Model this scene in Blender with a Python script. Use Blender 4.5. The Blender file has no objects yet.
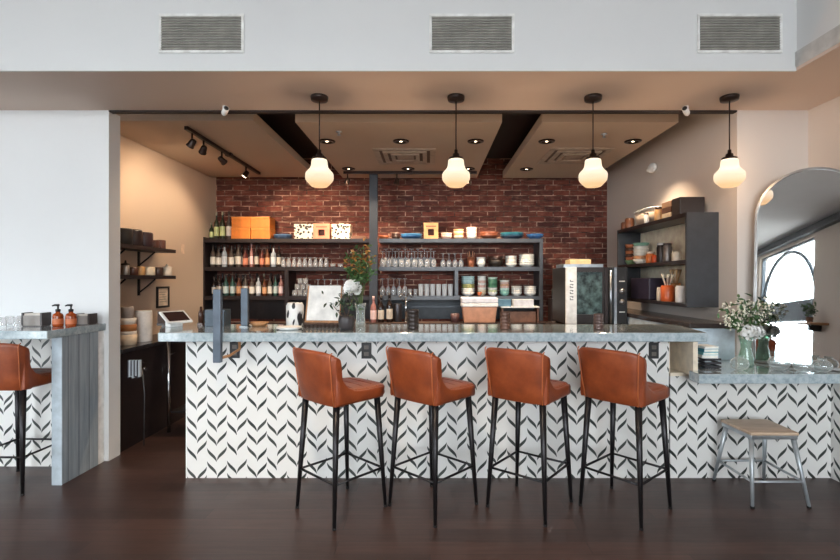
import bpy, math, random
from mathutils import Vector, Matrix
random.seed(7)
PI = math.pi
R = math.radians
scene = bpy.context.scene
COL = scene.collection
F, CX, CY, H = 480.0, 430.0, 280.0, 1.43      # focal length in px, principal point, eye height


def at(px, py, y):
    """world point seen at pixel (px, py) when it stands at distance y"""
    return Vector(((px - CX) * y / F, y, H - (py - CY) * y / F))


def ax(px, y):
    return (px - CX) * y / F


# ------------------------------------------------------------------ materials
def lin(c):
    c = c / 255.0
    return c / 12.92 if c <= 0.04045 else ((c + 0.055) / 1.055) ** 2.4


def rgb(r, g, b):
    return (lin(r), lin(g), lin(b), 1.0)


class NT:
    """tiny node-graph helper"""
    def __init__(s, name):
        s.m = bpy.data.materials.new(name)
        s.m.use_nodes = True
        s.t = s.m.node_tree
        s.t.nodes.clear()
        s.out = s.n('ShaderNodeOutputMaterial')

    def n(s, typ, **kw):
        nd = s.t.nodes.new(typ)
        for k, v in kw.items():
            setattr(nd, k, v)
        return nd

    def link(s, a, b):
        s.t.links.new(a, b)

    def put(s, sock, v):
        if hasattr(v, 'is_output') or isinstance(v, bpy.types.NodeSocket):
            s.t.links.new(v, sock)
        else:
            sock.default_value = v

    def math(s, op, a, b=0.0, c=None):
        nd = s.n('ShaderNodeMath', operation=op)
        s.put(nd.inputs[0], a)
        s.put(nd.inputs[1], b)
        if c is not None:
            s.put(nd.inputs[2], c)
        return nd.outputs[0]

    def mix(s, f, a, b):
        nd = s.n('ShaderNodeMix', data_type='RGBA')
        s.put(nd.inputs[0], f)
        s.put(nd.inputs[6], a)
        s.put(nd.inputs[7], b)
        return nd.outputs[2]

    def ramp(s, f, stops):
        nd = s.n('ShaderNodeValToRGB')
        e = nd.color_ramp.elements
        while len(e) > 1:
            e.remove(e[-1])
        e[0].position, e[0].color = stops[0]
        for p, c in stops[1:]:
            k = e.new(p)
            k.color = c
        s.link(f, nd.inputs[0])
        return nd.outputs[0]

    def noise(s, vec, scale, detail=4, rough=0.55):
        nd = s.n('ShaderNodeTexNoise')
        s.link(vec, nd.inputs['Vector'])
        nd.inputs['Scale'].default_value = scale
        nd.inputs['Detail'].default_value = detail
        nd.inputs['Roughness'].default_value = rough
        return nd.outputs[0]

    def obj(s):
        return s.n('ShaderNodeTexCoord').outputs['Object']

    def scaled(s, vec, sx, sy, sz, rot=(0, 0, 0)):
        nd = s.n('ShaderNodeMapping')
        s.link(vec, nd.inputs[0])
        nd.inputs['Scale'].default_value = (sx, sy, sz)
        nd.inputs['Rotation'].default_value = rot
        return nd.outputs[0]

    def bsdf(s, col, rough=0.5, metal=0.0, **kw):
        b = s.n('ShaderNodeBsdfPrincipled')
        s.put(b.inputs['Base Color'], col)
        s.put(b.inputs['Roughness'], rough)
        s.put(b.inputs['Metallic'], metal)
        for k, v in kw.items():
            s.put(b.inputs[k.replace('_', ' ')], v)
        s.link(b.outputs[0], s.out.inputs[0])
        return b

    def bump(s, b, h, dist=0.01, strength=0.3):
        nd = s.n('ShaderNodeBump')
        s.put(nd.inputs['Height'], h)
        nd.inputs['Distance'].default_value = dist
        nd.inputs['Strength'].default_value = strength
        s.link(nd.outputs[0], b.inputs['Normal'])


_mc = {}


def M(c, rough=0.5, metal=0.0, var=0.08, scale=12.0, bump=0.0, name=None):
    """plain procedural paint / plastic / metal with slight noise variation; c is an sRGB triple"""
    key = (c, rough, metal, var, scale, bump)
    if key in _mc:
        return _mc[key]
    t = NT(name or 'finish_%d_%d_%d' % c)
    o = t.obj()
    nz = t.noise(o, scale)
    a = rgb(*[max(0, v * (1 - var)) for v in c])
    d = rgb(*[min(255, v * (1 + var)) for v in c])
    b = t.bsdf(t.ramp(nz, [(0.3, a), (0.7, d)]), rough, metal)
    if bump:
        t.bump(b, t.noise(o, scale * 8), 0.003, bump)
    _mc[key] = t.m
    return t.m


def m_glass(name, tint=(255, 255, 255), milk=0.12, ior=1.45, edge=0.0):
    """thin clear glass: passes light, mirrors at grazing angles"""
    t = NT(name)
    tr = t.n('ShaderNodeBsdfTransparent')
    tr.inputs[0].default_value = rgb(*tint)
    gl = t.n('ShaderNodeBsdfGlossy')
    gl.inputs['Roughness'].default_value = 0.04
    fr = t.n('ShaderNodeFresnel')
    fr.inputs[0].default_value = ior
    nz = t.noise(t.obj(), 9.0)
    f = t.math('ADD', fr.outputs[0], t.math('MULTIPLY', nz, 0.06))
    geo = t.n('ShaderNodeNewGeometry')
    f = t.math('MULTIPLY', f, t.math('SUBTRACT', 1.0, geo.outputs['Backfacing']))      # one mirror image per wall of glass
    mx = t.n('ShaderNodeMixShader')
    t.link(f, mx.inputs[0])
    t.link(tr.outputs[0], mx.inputs[1])
    t.link(gl.outputs[0], mx.inputs[2])
    df = t.n('ShaderNodeBsdfDiffuse')  # white diffuse share stands in for glints on the glass, strongest at edges
    df.inputs[0].default_value = rgb(*[min(255, v + 20) for v in tint])
    m2 = t.n('ShaderNodeMixShader')
    if edge:
        lw = t.n('ShaderNodeLayerWeight')
        lw.inputs[0].default_value = 0.5
        t.link(t.math('ADD', milk, t.math('MULTIPLY', t.math('POWER', lw.outputs['Facing'], 3.0), edge)), m2.inputs[0])
    else:
        m2.inputs[0].default_value = milk
    t.link(mx.outputs[0], m2.inputs[1])
    t.link(df.outputs[0], m2.inputs[2])
    t.link(m2.outputs[0], t.out.inputs[0])
    return t.m


def m_emit(name, c, strength):
    t = NT(name)
    e = t.n('ShaderNodeEmission')
    e.inputs[0].default_value = rgb(*c)
    e.inputs[1].default_value = strength
    t.link(e.outputs[0], t.out.inputs[0])
    return t.m


def m_plaster(name, c, rough=0.7):
    t = NT(name)
    o = t.obj()
    nz = t.noise(o, 1.3)
    col = t.mix(nz, rgb(*[v * 0.97 for v in c]), rgb(*[min(255, v * 1.02) for v in c]))
    b = t.bsdf(col, rough)
    t.bump(b, t.noise(o, 90.0), 0.002, 0.15)
    return t.m


def m_brick():
    t = NT('red_brick')
    o = t.obj()
    sep = t.n('ShaderNodeSeparateXYZ')
    t.link(o, sep.inputs[0])
    cmb = t.n('ShaderNodeCombineXYZ')
    wob = t.noise(o, 5.0)
    t.link(sep.outputs[0], cmb.inputs[0])
    t.link(t.math('ADD', sep.outputs[2], t.math('MULTIPLY', wob, 0.012)), cmb.inputs[1])
    br = t.n('ShaderNodeTexBrick')
    t.link(cmb.outputs[0], br.inputs['Vector'])
    br.inputs['Scale'].default_value = 1.0
    br.inputs['Brick Width'].default_value = 0.225
    br.inputs['Row Height'].default_value = 0.072
    br.inputs['Mortar Size'].default_value = 0.008
    br.inputs['Mortar Smooth'].default_value = 0.4
    br.inputs['Bias'].default_value = 0.0
    br.inputs['Color1'].default_value = rgb(134, 66, 50)
    br.inputs['Color2'].default_value = rgb(86, 41, 33)
    br.inputs['Mortar'].default_value = rgb(60, 38, 32)
    mo = t.noise(t.scaled(o, 5.0, 5.0, 16.0), 1.0, 4, 0.6)
    t.link(t.ramp(mo, [(0.35, rgb(64, 42, 36)), (0.47, rgb(120, 86, 72)), (0.62, rgb(214, 176, 154))]), br.inputs['Mortar'])
    # worn limewash drifting over the courses
    st = t.scaled(o, 4.0, 4.0, 26.0)
    w = t.ramp(t.noise(st, 1.6, 6, 0.7), [(0.52, (0, 0, 0, 1)), (0.72, (1, 1, 1, 1))])
    c1 = t.mix(t.math('MULTIPLY', w, 0.5), br.outputs[0], rgb(196, 150, 128))
    dk = t.ramp(t.noise(o, 7.0, 5, 0.7), [(0.3, (0.45, 0.42, 0.42, 1)), (0.65, (1, 1, 1, 1))])
    mm = t.n('ShaderNodeMix', data_type='RGBA', blend_type='MULTIPLY')
    mm.inputs[0].default_value = 1.0
    t.link(c1, mm.inputs[6])
    t.link(dk, mm.inputs[7])
    b = t.bsdf(mm.outputs[2], 0.8)
    hgt = t.math('ADD', t.math('MULTIPLY', br.outputs['Fac'], -1.0), t.math('MULTIPLY', t.noise(o, 40.0), 0.5))
    t.bump(b, hgt, 0.012, 0.8)
    return t.m


def m_floor():
    t = NT('espresso_plank_floor')
    o = t.obj()
    br = t.n('ShaderNodeTexBrick')
    t.link(o, br.inputs['Vector'])
    br.offset = 0.37
    br.inputs['Scale'].default_value = 1.0
    br.inputs['Brick Width'].default_value = 1.35
    br.inputs['Row Height'].default_value = 0.125
    br.inputs['Mortar Size'].default_value = 0.0016
    br.inputs['Color1'].default_value = rgb(78, 56, 50)
    br.inputs['Color2'].default_value = rgb(58, 42, 38)
    br.inputs['Mortar'].default_value = rgb(36, 25, 22)
    g = t.noise(t.scaled(o, 2.5, 38.0, 1.0), 1.0, 6, 0.65)
    gr = t.ramp(g, [(0.3, (0.62, 0.6, 0.6, 1)), (0.7, (1.12, 1.1, 1.08, 1))])
    mm = t.n('ShaderNodeMix', data_type='RGBA', blend_type='MULTIPLY')
    mm.inputs[0].default_value = 1.0
    t.link(br.outputs[0], mm.inputs[6])
    t.link(gr, mm.inputs[7])
    scuff = t.noise(o, 2.2, 5, 0.6)
    ro = t.math('ADD', 0.24, t.math('MULTIPLY', scuff, 0.26))
    b = t.bsdf(mm.outputs[2], ro)
    t.bump(b, t.math('SUBTRACT', t.math('MULTIPLY', g, 0.25), br.outputs['Fac']), 0.002, 0.3)
    return t.m


def m_leaf_tile(name, axis=0):
    """cream cement tile with rows of dark leaves that lean left and right in turn"""
    t = NT(name)
    o = t.obj()
    sep = t.n('ShaderNodeSeparateXYZ')
    t.link(o, sep.inputs[0])
    u0, v0 = sep.outputs[axis], sep.outputs[2]
    CW, RH = 0.0722, 0.122
    u = t.math('DIVIDE', t.math('ADD', u0, 1.755), CW)
    col = t.math('FLOOR', u)
    par = t.math('FLOORED_MODULO', col, 2.0)
    pair = t.math('FLOOR', t.math('DIVIDE', u, 2.0))

    def rnd(x, y=0.0):
        w = t.n('ShaderNodeTexWhiteNoise', noise_dimensions='2D')
        c = t.n('ShaderNodeCombineXYZ')
        t.put(c.inputs[0], x)
        t.put(c.inputs[1], y)
        t.link(c.outputs[0], w.inputs['Vector'])
        return w.outputs[0]
    v = t.math('ADD', t.math('DIVIDE', v0, RH),
               t.math('ADD', t.math('MULTIPLY', rnd(pair, 3.0), 1.0), t.math('MULTIPLY', rnd(col, 9.0), 0.35)))
    b0 = t.math('MULTIPLY', t.math('SUBTRACT', t.math('FRACT', u), 0.5), CW)
    sgn = t.math('SUBTRACT', t.math('MULTIPLY', par, 2.0), 1.0)
    b0 = t.math('MULTIPLY', b0, sgn)                       # mirrored in every other column
    ang = R(33)
    ca, sa = math.cos(ang), math.sin(ang)
    L = 0.064
    dist, row = None, None
    for layer in (0, 1):                                   # odd and even rows, so that leaves may cross their cells
        vv = t.math('ADD', t.math('MULTIPLY', v, 0.5), 0.5 * layer)
        row = t.math('FLOOR', vv)
        jit = t.math('MULTIPLY', t.math('SUBTRACT', rnd(col, t.math('ADD', row, 60.0 * layer)), 0.5), 0.30)
        a0 = t.math('MULTIPLY', t.math('ADD', t.math('SUBTRACT', t.math('FRACT', vv), 0.5), jit), 2 * RH)
        al = t.math('ADD', t.math('MULTIPLY', a0, ca), t.math('MULTIPLY', b0, sa))
        bl = t.math('SUBTRACT', t.math('MULTIPLY', b0, ca), t.math('MULTIPLY', a0, sa))
        q = t.math('DIVIDE', al, L)
        q2 = t.math('MULTIPLY', q, q)
        bend = t.math('MULTIPLY', t.math('MULTIPLY', q, t.math('SUBTRACT', 1.0, q2)), -0.015)
        wd = t.math('MULTIPLY', t.math('SUBTRACT', 1.0, q2), 0.0112)
        dl = t.math('SUBTRACT', wd, t.math('ABSOLUTE', t.math('ADD', bl, bend)))
        dist = dl if dist is None else t.math('MAXIMUM', dist, dl)
    mask = t.math('MULTIPLY', dist, 900.0)
    mask.node.use_clamp = True
    base = t.mix(t.noise(o, 3.0), rgb(222, 219, 214), rgb(231, 229, 226))
    leaf = t.mix(rnd(col, t.math('ADD', row, 40.0)), rgb(30, 38, 37), rgb(66, 70, 66))
    b = t.bsdf(t.mix(mask, base, leaf), 0.42)
    t.bump(b, t.noise(o, 25.0), 0.002, 0.1)
    return t.m


def m_stone():
    t = NT('blue_grey_stone')
    o = t.obj()
    n1 = t.noise(o, 26.0, 6, 0.7)
    n2 = t.noise(o, 4.0, 3)
    c = t.ramp(n1, [(0.32, rgb(138, 154, 162)), (0.5, rgb(172, 187, 193)), (0.7, rgb(204, 214, 218))])
    c = t.mix(t.math('MULTIPLY', n2, 0.35), c, rgb(150, 164, 170))
    b = t.bsdf(c, 0.12, 0.0, Coat_Weight=1.0, Coat_Roughness=0.06)
    return t.m


def m_wood(name, c1, c2, rough=0.45, sx=30.0, sy=3.0, sz=3.0):
    t = NT(name)
    o = t.obj()
    g = t.noise(t.scaled(o, sx, sy, sz), 1.0, 6, 0.6)
    b = t.bsdf(t.ramp(g, [(0.3, rgb(*c1)), (0.7, rgb(*c2))]), rough)
    t.bump(b, g, 0.002, 0.2)
    return t.m


def m_leather():
    t = NT('cognac_leather')
    o = t.obj()
    n1 = t.noise(o, 7.0, 5, 0.6)
    c = t.ramp(n1, [(0.25, rgb(104, 46, 22)), (0.5, rgb(132, 61, 29)), (0.8, rgb(160, 80, 40))])
    b = t.bsdf(c, t.math('ADD', 0.32, t.math('MULTIPLY', n1, 0.2)))
    vo = t.n('ShaderNodeTexVoronoi')
    t.link(o, vo.inputs['Vector'])
    vo.inputs['Scale'].default_value = 260.0
    t.bump(b, t.math('ADD', vo.outputs[0], t.math('MULTIPLY', n1, 2.0)), 0.002, 0.25)
    return t.m


def m_boards():
    """grey stained vertical boards"""
    t = NT('grey_stained_boards')
    o = t.obj()
    sep = t.n('ShaderNodeSeparateXYZ')
    t.link(o, sep.inputs[0])
    k = t.math('DIVIDE', sep.outputs[1], 0.105)
    fr = t.math('FRACT', k)
    gap = t.math('LESS_THAN', fr, 0.05)
    wn = t.n('ShaderNodeTexWhiteNoise', noise_dimensions='1D')
    t.link(t.math('FLOOR', k), wn.inputs['W'])
    g = t.noise(t.scaled(o, 30.0, 30.0, 2.2), 1.0, 6, 0.65)
    c = t.ramp(g, [(0.3, rgb(136, 148, 158)), (0.7, rgb(170, 182, 190))])
    c = t.mix(t.math('MULTIPLY', wn.outputs[0], 0.35), c, rgb(130, 142, 152))
    c = t.mix(gap, c, rgb(64, 70, 76))
    b = t.bsdf(c, 0.5)
    t.bump(b, t.math('SUBTRACT', g, gap), 0.003, 0.4)
    return t.m


def m_pattern(name, c1, c2, scale):
    t = NT(name)
    o = t.obj()
    vo = t.n('ShaderNodeTexVoronoi')
    t.link(o, vo.inputs['Vector'])
    vo.inputs['Scale'].default_value = scale
    n = t.noise(o, scale * 0.6, 2)
    f = t.math('GREATER_THAN', t.math('ADD', vo.outputs[0], t.math('MULTIPLY', n, 0.5)), 0.66)
    t.bsdf(t.mix(f, rgb(*c1), rgb(*c2)), 0.4)
    return t.m


def m_shade():
    """lit opal glass"""
    t = NT('lit_opal_glass')
    d = t.n('ShaderNodeBsdfPrincipled')
    d.inputs['Base Color'].default_value = rgb(30, 28, 26)
    d.inputs['Roughness'].default_value = 0.75
    sep = t.n('ShaderNodeSeparateXYZ')
    t.link(t.obj(), sep.inputs[0])
    f = t.n('ShaderNodeMapRange')
    t.link(sep.outputs[2], f.inputs[0])
    f.inputs[1].default_value = 0.015
    f.inputs[2].default_value = 0.085
    c = t.mix(f.outputs[0], rgb(236, 186, 132), rgb(255, 236, 210))
    t.link(c, d.inputs['Emission Color'])
    d.inputs['Emission Strength'].default_value = 0.98
    tr = t.n('ShaderNodeBsdfTransparent')
    mx = t.n('ShaderNodeMixShader')
    mx.inputs[0].default_value = 0.2
    t.link(d.outputs[0], mx.inputs[1])
    t.link(tr.outputs[0], mx.inputs[2])
    t.link(mx.outputs[0], t.out.inputs[0])
    return t.m


WHITE = m_plaster('white_paint', (226, 226, 226))
WARM = m_plaster('warm_white_paint', (216, 206, 198))
TAN = m_plaster('warm_lit_ceiling_paint', (220, 200, 186))  # warm lamp and bounce light mixed into a near-white soffit colour
GREIGE = m_plaster('greige_paint', (208, 186, 166))
BAYC = m_plaster('panel_ceiling_paint', (196, 176, 158))
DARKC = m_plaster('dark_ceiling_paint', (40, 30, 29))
BRICK = m_brick()
FLOOR = m_floor()
TILE = m_leaf_tile('leaf_tile', 0)
TILEY = m_leaf_tile('leaf_tile_return', 1)
STONE = m_stone()
BOARDS = m_boards()
LEATHER = m_leather()
SEAM = M((118, 52, 24), 0.5)
PIPING = M((184, 102, 58), 0.4)
BLACKM = M((40, 38, 40), 0.35, 0.6)
BRONZE = M((52, 40, 36), 0.35, 0.7)
BLACK = M((26, 24, 25), 0.45)
SHELFM = M((72, 76, 82), 0.4, 0.3)
SHELFD = M((40, 32, 33), 0.4, 0.2)
STEELB = M((92, 102, 114), 0.38, 0.4)
COLM = M((46, 50, 57), 0.5, 0.1)
CHARC = M((62, 68, 74), 0.5)
CHROME = M((200, 202, 205), 0.16, 1.0)
STEEL = M((178, 184, 190), 0.32, 1.0)
WHITEP = M((240, 238, 234), 0.4)
CREAM = M((232, 218, 196), 0.4)
OPAL = m_shade()
GLASS = m_glass('clear_glass', milk=0.15, edge=0.5)
VGLASS = m_glass('vase_glass', (236, 244, 244), milk=0.12, ior=1.7, edge=0.6)
PANE = m_glass('window_glass', milk=0.01)
AMBER = m_glass('amber_glass', (170, 78, 30), milk=0.25)
GREENG = m_glass('green_glass', (70, 110, 80), milk=0.25)
LAMP = m_emit('lamp_glow', (255, 220, 175), 9.0)
LENS = m_emit('spot_lens_glow', (255, 228, 190), 12.0)
DARKW = m_wood('dark_wood', (52, 38, 33), (80, 60, 50))
PALEW = m_wood('pale_beech', (176, 148, 122), (212, 188, 164), 0.4, 4, 30, 4)
OAKW = m_wood('oak_wood', (150, 104, 66), (190, 140, 96))
LEAFG = M((62, 92, 50), 0.5, var=0.3, scale=30)
LEAFD = M((44, 66, 42), 0.5, var=0.3, scale=30)
LEAFO = M((150, 104, 46), 0.5, var=0.35, scale=30)
PETAL = M((246, 246, 238), 0.6)
STEMG = M((84, 104, 60), 0.6)


# ------------------------------------------------------------------ mesh building
class MB:
    def __init__(s):
        s.v, s.f, s.sm = [], [], []

    def add(s, vs, fs, smooth=False):
        k = len(s.v)
        s.v += [tuple(p) for p in vs]
        s.f += [tuple(i + k for i in q) for q in fs]
        s.sm += [smooth] * len(fs)
        return s

    def box(s, x0, x1, y0, y1, z0, z1, mat=None):
        vs = [Vector(p) for p in ((x0, y0, z0), (x1, y0, z0), (x1, y1, z0), (x0, y1, z0),
                                  (x0, y0, z1), (x1, y0, z1), (x1, y1, z1), (x0, y1, z1))]
        if mat is not None:
            vs = [mat @ p for p in vs]
        return s.add(vs, [(3, 2, 1, 0), (4, 5, 6, 7), (0, 1, 5, 4), (1, 2, 6, 5), (2, 3, 7, 6), (3, 0, 4, 7)])

    def prism(s, poly, z0, z1):
        n = len(poly)
        vs = [(x, y, z0) for x, y in poly] + [(x, y, z1) for x, y in poly]
        fs = [tuple(reversed(range(n))), tuple(range(n, 2 * n))]
        fs += [(i, (i + 1) % n, n + (i + 1) % n, n + i) for i in range(n)]
        return s.add(vs, fs)

    def rings(s, rs, caps=True, smooth=True, closed=False):
        n = len(rs[0])
        vs = [p for r in rs for p in r]
        fs = []
        m = len(rs)
        for j in range(m if closed else m - 1):
            j2 = (j + 1) % m
            for i in range(n):
                i2 = (i + 1) % n
                fs.append((j * n + i, j * n + i2, j2 * n + i2, j2 * n + i))
        s.add(vs, fs, smooth)
        if caps and not closed:
            k = len(s.v) - len(vs)
            s.f.append(tuple(k + i for i in reversed(range(n))))
            s.f.append(tuple(k + (m - 1) * n + i for i in range(n)))
            s.sm += [False, False]
        return s

    def lathe(s, prof, seg=20, c=(0, 0, 0), caps=False, mat=None):
        rs = []
        for r, z in prof:
            ring = [Vector((c[0] + r * math.cos(2 * PI * i / seg), c[1] + r * math.sin(2 * PI * i / seg), c[2] + z))
                    for i in range(seg)]
            if mat is not None:
                ring = [mat @ p for p in ring]
            rs.append(ring)
        return s.rings(rs, caps)

    def cyl(s, r, z0, z1, seg=20, c=(0, 0), r1=None, mat=None):
        return s.lathe([(r, z0), (r if r1 is None else r1, z1)], seg, (c[0], c[1], 0), True, mat)

    def tube(s, pts, r, seg=8, caps=True):
        pts = [Vector(p) for p in pts]
        rad = r if isinstance(r, (list, tuple)) else [r] * len(pts)
        rs = []
        ref = None
        for i, p in enumerate(pts):
            d = (pts[min(i + 1, len(pts) - 1)] - pts[max(i - 1, 0)]).normalized()
            if ref is None:
                ref = Vector((0, 0, 1)) if abs(d.z) < 0.9 else Vector((1, 0, 0))
            a = d.cross(ref).normalized()
            b = a.cross(d).normalized()
            ref = b
            rs.append([p + (a * math.cos(2 * PI * k / seg) + b * math.sin(2 * PI * k / seg)) * rad[i] for k in range(seg)])
        return s.rings(rs, caps)

    def sphere(s, c, r, seg=14, rows=9, sx=1, sy=1, sz=1):
        prof = []
        rs = []
        for j in range(rows + 1):
            th = PI * (0.02 + 0.96 * j / rows)
            rs.append([(c[0] + r * sx * math.sin(th) * math.cos(2 * PI * i / seg),
                        c[1] + r * sy * math.sin(th) * math.sin(2 * PI * i / seg),
                        c[2] - r * sz * math.cos(th)) for i in range(seg)])
        return s.rings(rs, True)

    def leaf(s, p, d, w, n=None):
        """a small folded leaf from p along d"""
        p, d = Vector(p), Vector(d)
        n = Vector(n) if n is not None else Vector((random.uniform(-1, 1), random.uniform(-1, 1), random.uniform(0.2, 1)))
        side = d.cross(n)
        if side.length < 1e-6:
            side = Vector((1, 0, 0))
        side = side.normalized() * w
        nn = side.cross(d).normalized() * w * 0.4
        m1, m2 = p + d * 0.35, p + d * 0.7
        vs = [p, m1 + side + nn, m2 + side * 0.8 + nn, p + d, m2 - side * 0.8 + nn, m1 - side + nn, m1, m2]
        return s.add(vs, [(0, 6, 1), (6, 7, 2, 1), (7, 3, 2), (0, 5, 6), (5, 4, 7, 6), (4, 3, 7)], True)

    def build(s, name, mat, parent=None, bevel=0.0, sub=0):
        me = bpy.data.meshes.new(name)
        me.from_pydata(s.v, [], s.f)
        me.polygons.foreach_set('use_smooth', s.sm)
        me.materials.append(mat)
        me.update()
        o = bpy.data.objects.new(name, me)
        COL.objects.link(o)
        if parent is not None:
            o.parent = parent
        if bevel:
            b = o.modifiers.new('bevel', 'BEVEL')
            b.width = bevel
            b.segments = 2
            b.limit_method = 'ANGLE'
        if sub:
            q = o.modifiers.new('smooth', 'SUBSURF')
            q.levels = q.render_levels = sub
        return o


def tag(o, label=None, cat=None, group=None, kind=None):
    if label:
        o['label'] = label
    if cat:
        o['category'] = cat
    if group:
        o['group'] = group
    if kind:
        o['kind'] = kind
    return o


def thing(name, label, cat, loc=(0, 0, 0), rz=0.0, group=None):
    o = bpy.data.objects.new(name, None)
    COL.objects.link(o)
    o.empty_display_size = 0.05
    o.location = loc
    o.rotation_euler = (0, 0, rz)
    return tag(o, label, cat, group)


def dup(root, loc, rz=None, label=None, group=None, sc=None):
    def cp(o, par):
        c = o.copy()
        COL.objects.link(c)
        if par is not None:
            c.parent = par
        for ch in o.children:
            cp(ch, c)
        return c
    r = cp(root, None)
    r.location = loc
    if rz is not None:
        r.rotation_euler = (0, 0, rz)
    if sc is not None:
        r.scale = sc if isinstance(sc, tuple) else (sc, sc, sc)
    if label:
        r['label'] = label
    if group:
        r['group'] = group
    return r


def struct(name, mb, mat, parent=None, **kw):
    o = mb.build(name, mat, parent, **kw)
    if parent is None:
        o['kind'] = 'structure'
    return o


ORD = ['first', 'second', 'third', 'fourth', 'fifth', 'sixth', 'seventh', 'eighth', 'ninth', 'tenth', 'eleventh',
       'twelfth', 'thirteenth', 'fourteenth', 'fifteenth', 'sixteenth', 'seventeenth', 'eighteenth']

# ================================================================== THE ROOM
YW, YB = 3.79, 6.575          # front wall plane, brick wall plane
XR = 2.985                    # wall on the right
XL = -9.0                     # far end wall on the left
ZS = 2.77                     # soffit height
ZC = 3.55                     # main ceiling
PLAN = [(XL - 0.2, 6.8), (XL - 0.2, -2.65), (-2.2, -0.95), (-2.2, -5.2), (XR + 0.15, -5.2), (XR + 0.15, 6.8)]
struct('floor', MB().prism(PLAN, -0.1, 0.0), FLOOR)
struct('ground_outside', MB().box(-30, 30, -30, 6.8, -0.2, -0.105), M((150, 148, 144), 0.8))
struct('wall_left', MB().box(XL, -2.536, YW, 3.93, 0, ZS), WHITE)
struct('wall_bay_left', MB().box(-3.1, -2.93, 3.93, YB, 0, 3.1), GREIGE)
struct('wall_bay_right', MB().box(2.425, XR, YW, YB, 0, 3.1), WARM)
struct('wall_right', MB().box(XR, XR + 0.15, -5.0, YB, 0, ZC), WARM)
struct('wall_back', MB().box(-3.1, 2.6, YB, YB + 0.15, 0, 3.1), BRICK)
# bulkhead over the bar, its underside, and the lower soffit along the right wall
struct('wall_bulkhead', MB().box(XL, XR, 3.077, YW, ZS + 0.02, ZC), WHITE)
struct('trim_1', MB().box(XL, 2.345, 3.072, 3.085, ZS - 0.002, ZS + 0.03), WHITE)
struct('ceiling_soffit', MB().prism([(XL, 3.085), (2.345, 3.085), (2.345, -5.0), (XR, -5.0), (XR, YW), (XL, YW)],
                                    ZS, ZS + 0.02), TAN)
struct('wall_fascia', MB().box(2.34, XR, -5.0, 3.076, ZS + 0.02, 2.89), M((196, 194, 192), 0.7))  # grey tone puts the shade of this side face into the paint
struct('wall_upper_right', MB().box(2.352, XR, -5.0, 3.077, 2.89, ZC), WHITE)
struct('ceiling', MB().prism([(x, min(y, 3.077)) for x, y in PLAN], ZC, ZC + 0.1), m_plaster('grey_ceiling_paint', (232, 228, 224)))
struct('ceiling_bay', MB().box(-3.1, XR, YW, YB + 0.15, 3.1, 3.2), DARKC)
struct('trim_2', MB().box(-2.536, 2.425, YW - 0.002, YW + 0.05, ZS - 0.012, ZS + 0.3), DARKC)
# dropped ceiling panels of the bay
struct('ceiling_panel_1', MB().box(-2.92, -1.52, 4.13, 6.40, 2.80, 2.885), BAYC)
struct('ceiling_panel_2', MB().box(-1.17, 0.625, 4.17, 6.45, 2.80, 2.885), BAYC)
struct('ceiling_panel_3', MB().box(0.975, 2.16, 4.17, 6.45, 2.80, 2.885), BAYC)


# windows the photograph sees only in the mirror, and the storefront behind the camera that lights the room
def wall_with_openings(name, axis, pos, thick, a0, a1, z0, z1, holes, mat):
    mb = MB()

    def bx(p0, p1, q0, q1):
        if axis == 'y':
            mb.box(p0, p1, pos, pos + thick, q0, q1)
        else:
            mb.box(pos, pos + thick, p0, p1, q0, q1)
    x = a0
    for h0, h1, b, tp in holes:
        bx(x, h0, z0, z1)
        bx(h0, h1, z0, b)
        bx(h0, h1, tp, z1)
        x = h1
    bx(x, a1, z0, z1)
    return struct(name, mb, mat)


FRAME = M((70, 78, 84), 0.4)
P0 = Vector((-2.0, -0.69, 0))
E_ = Vector((-0.9707, -0.2402, 0))                # storefront wall running off to the left behind the camera
SM = Matrix((E_, Vector((-E_.y, E_.x, 0)), Vector((0, 0, 1)))).transposed().to_4x4()
SM.translation = P0                               # local x along the wall, local +y away from the room... see sign below
LS = 7.4
store_holes = [(2.15, 5.5, 0.35, 3.30), (5.9, 7.2, 0.35, 3.30)]
END = m_plaster('end_wall_paint', (214, 196, 180))
mb = MB()
x = 0.0
for h0, h1, b, tp in store_holes:
    mb.box(x, h0, 0, 0.2, 0, ZC, SM)
    mb.box(h0, h1, 0, 0.2, 0, b, SM)
    mb.box(h0, h1, 0, 0.2, tp, ZC, SM)
    x = h1
mb.box(x, LS, 0, 0.2, 0, ZC, SM)
struct('wall_storefront', mb, END)
struct('wall_return', MB().box(-2.2, -2.0, -5.0, -0.69, 0, ZC), WHITE)
struct('wall_end', MB().box(XL - 0.2, XL, -2.6, YW, 0, ZC), WHITE)
rear_holes = [(-1.85, 0.40, 0.95, 3.45), (0.60, 2.85, 0.95, 3.45)]
wall_with_openings('wall_rear', 'y', -5.2, 0.2, -2.2, XR, 0, ZC, rear_holes, WHITE)
wi = 1
for h0, h1, b, tp in rear_holes:
    fr = MB()
    for x in (h0, (h0 + h1) / 2, h1):
        fr.box(x - 0.03, x + 0.03, -5.16, -5.08, b, tp)
    for z in (b, 2.3, tp):
        fr.box(h0, h1, -5.16, -5.08, z - 0.03, z + 0.03)
    w = struct('window_%d' % wi, fr, FRAME)
    MB().box(h0, h1, -5.125, -5.115, b, tp).build('glass_pane', PANE, w)
    wi += 1
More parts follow.
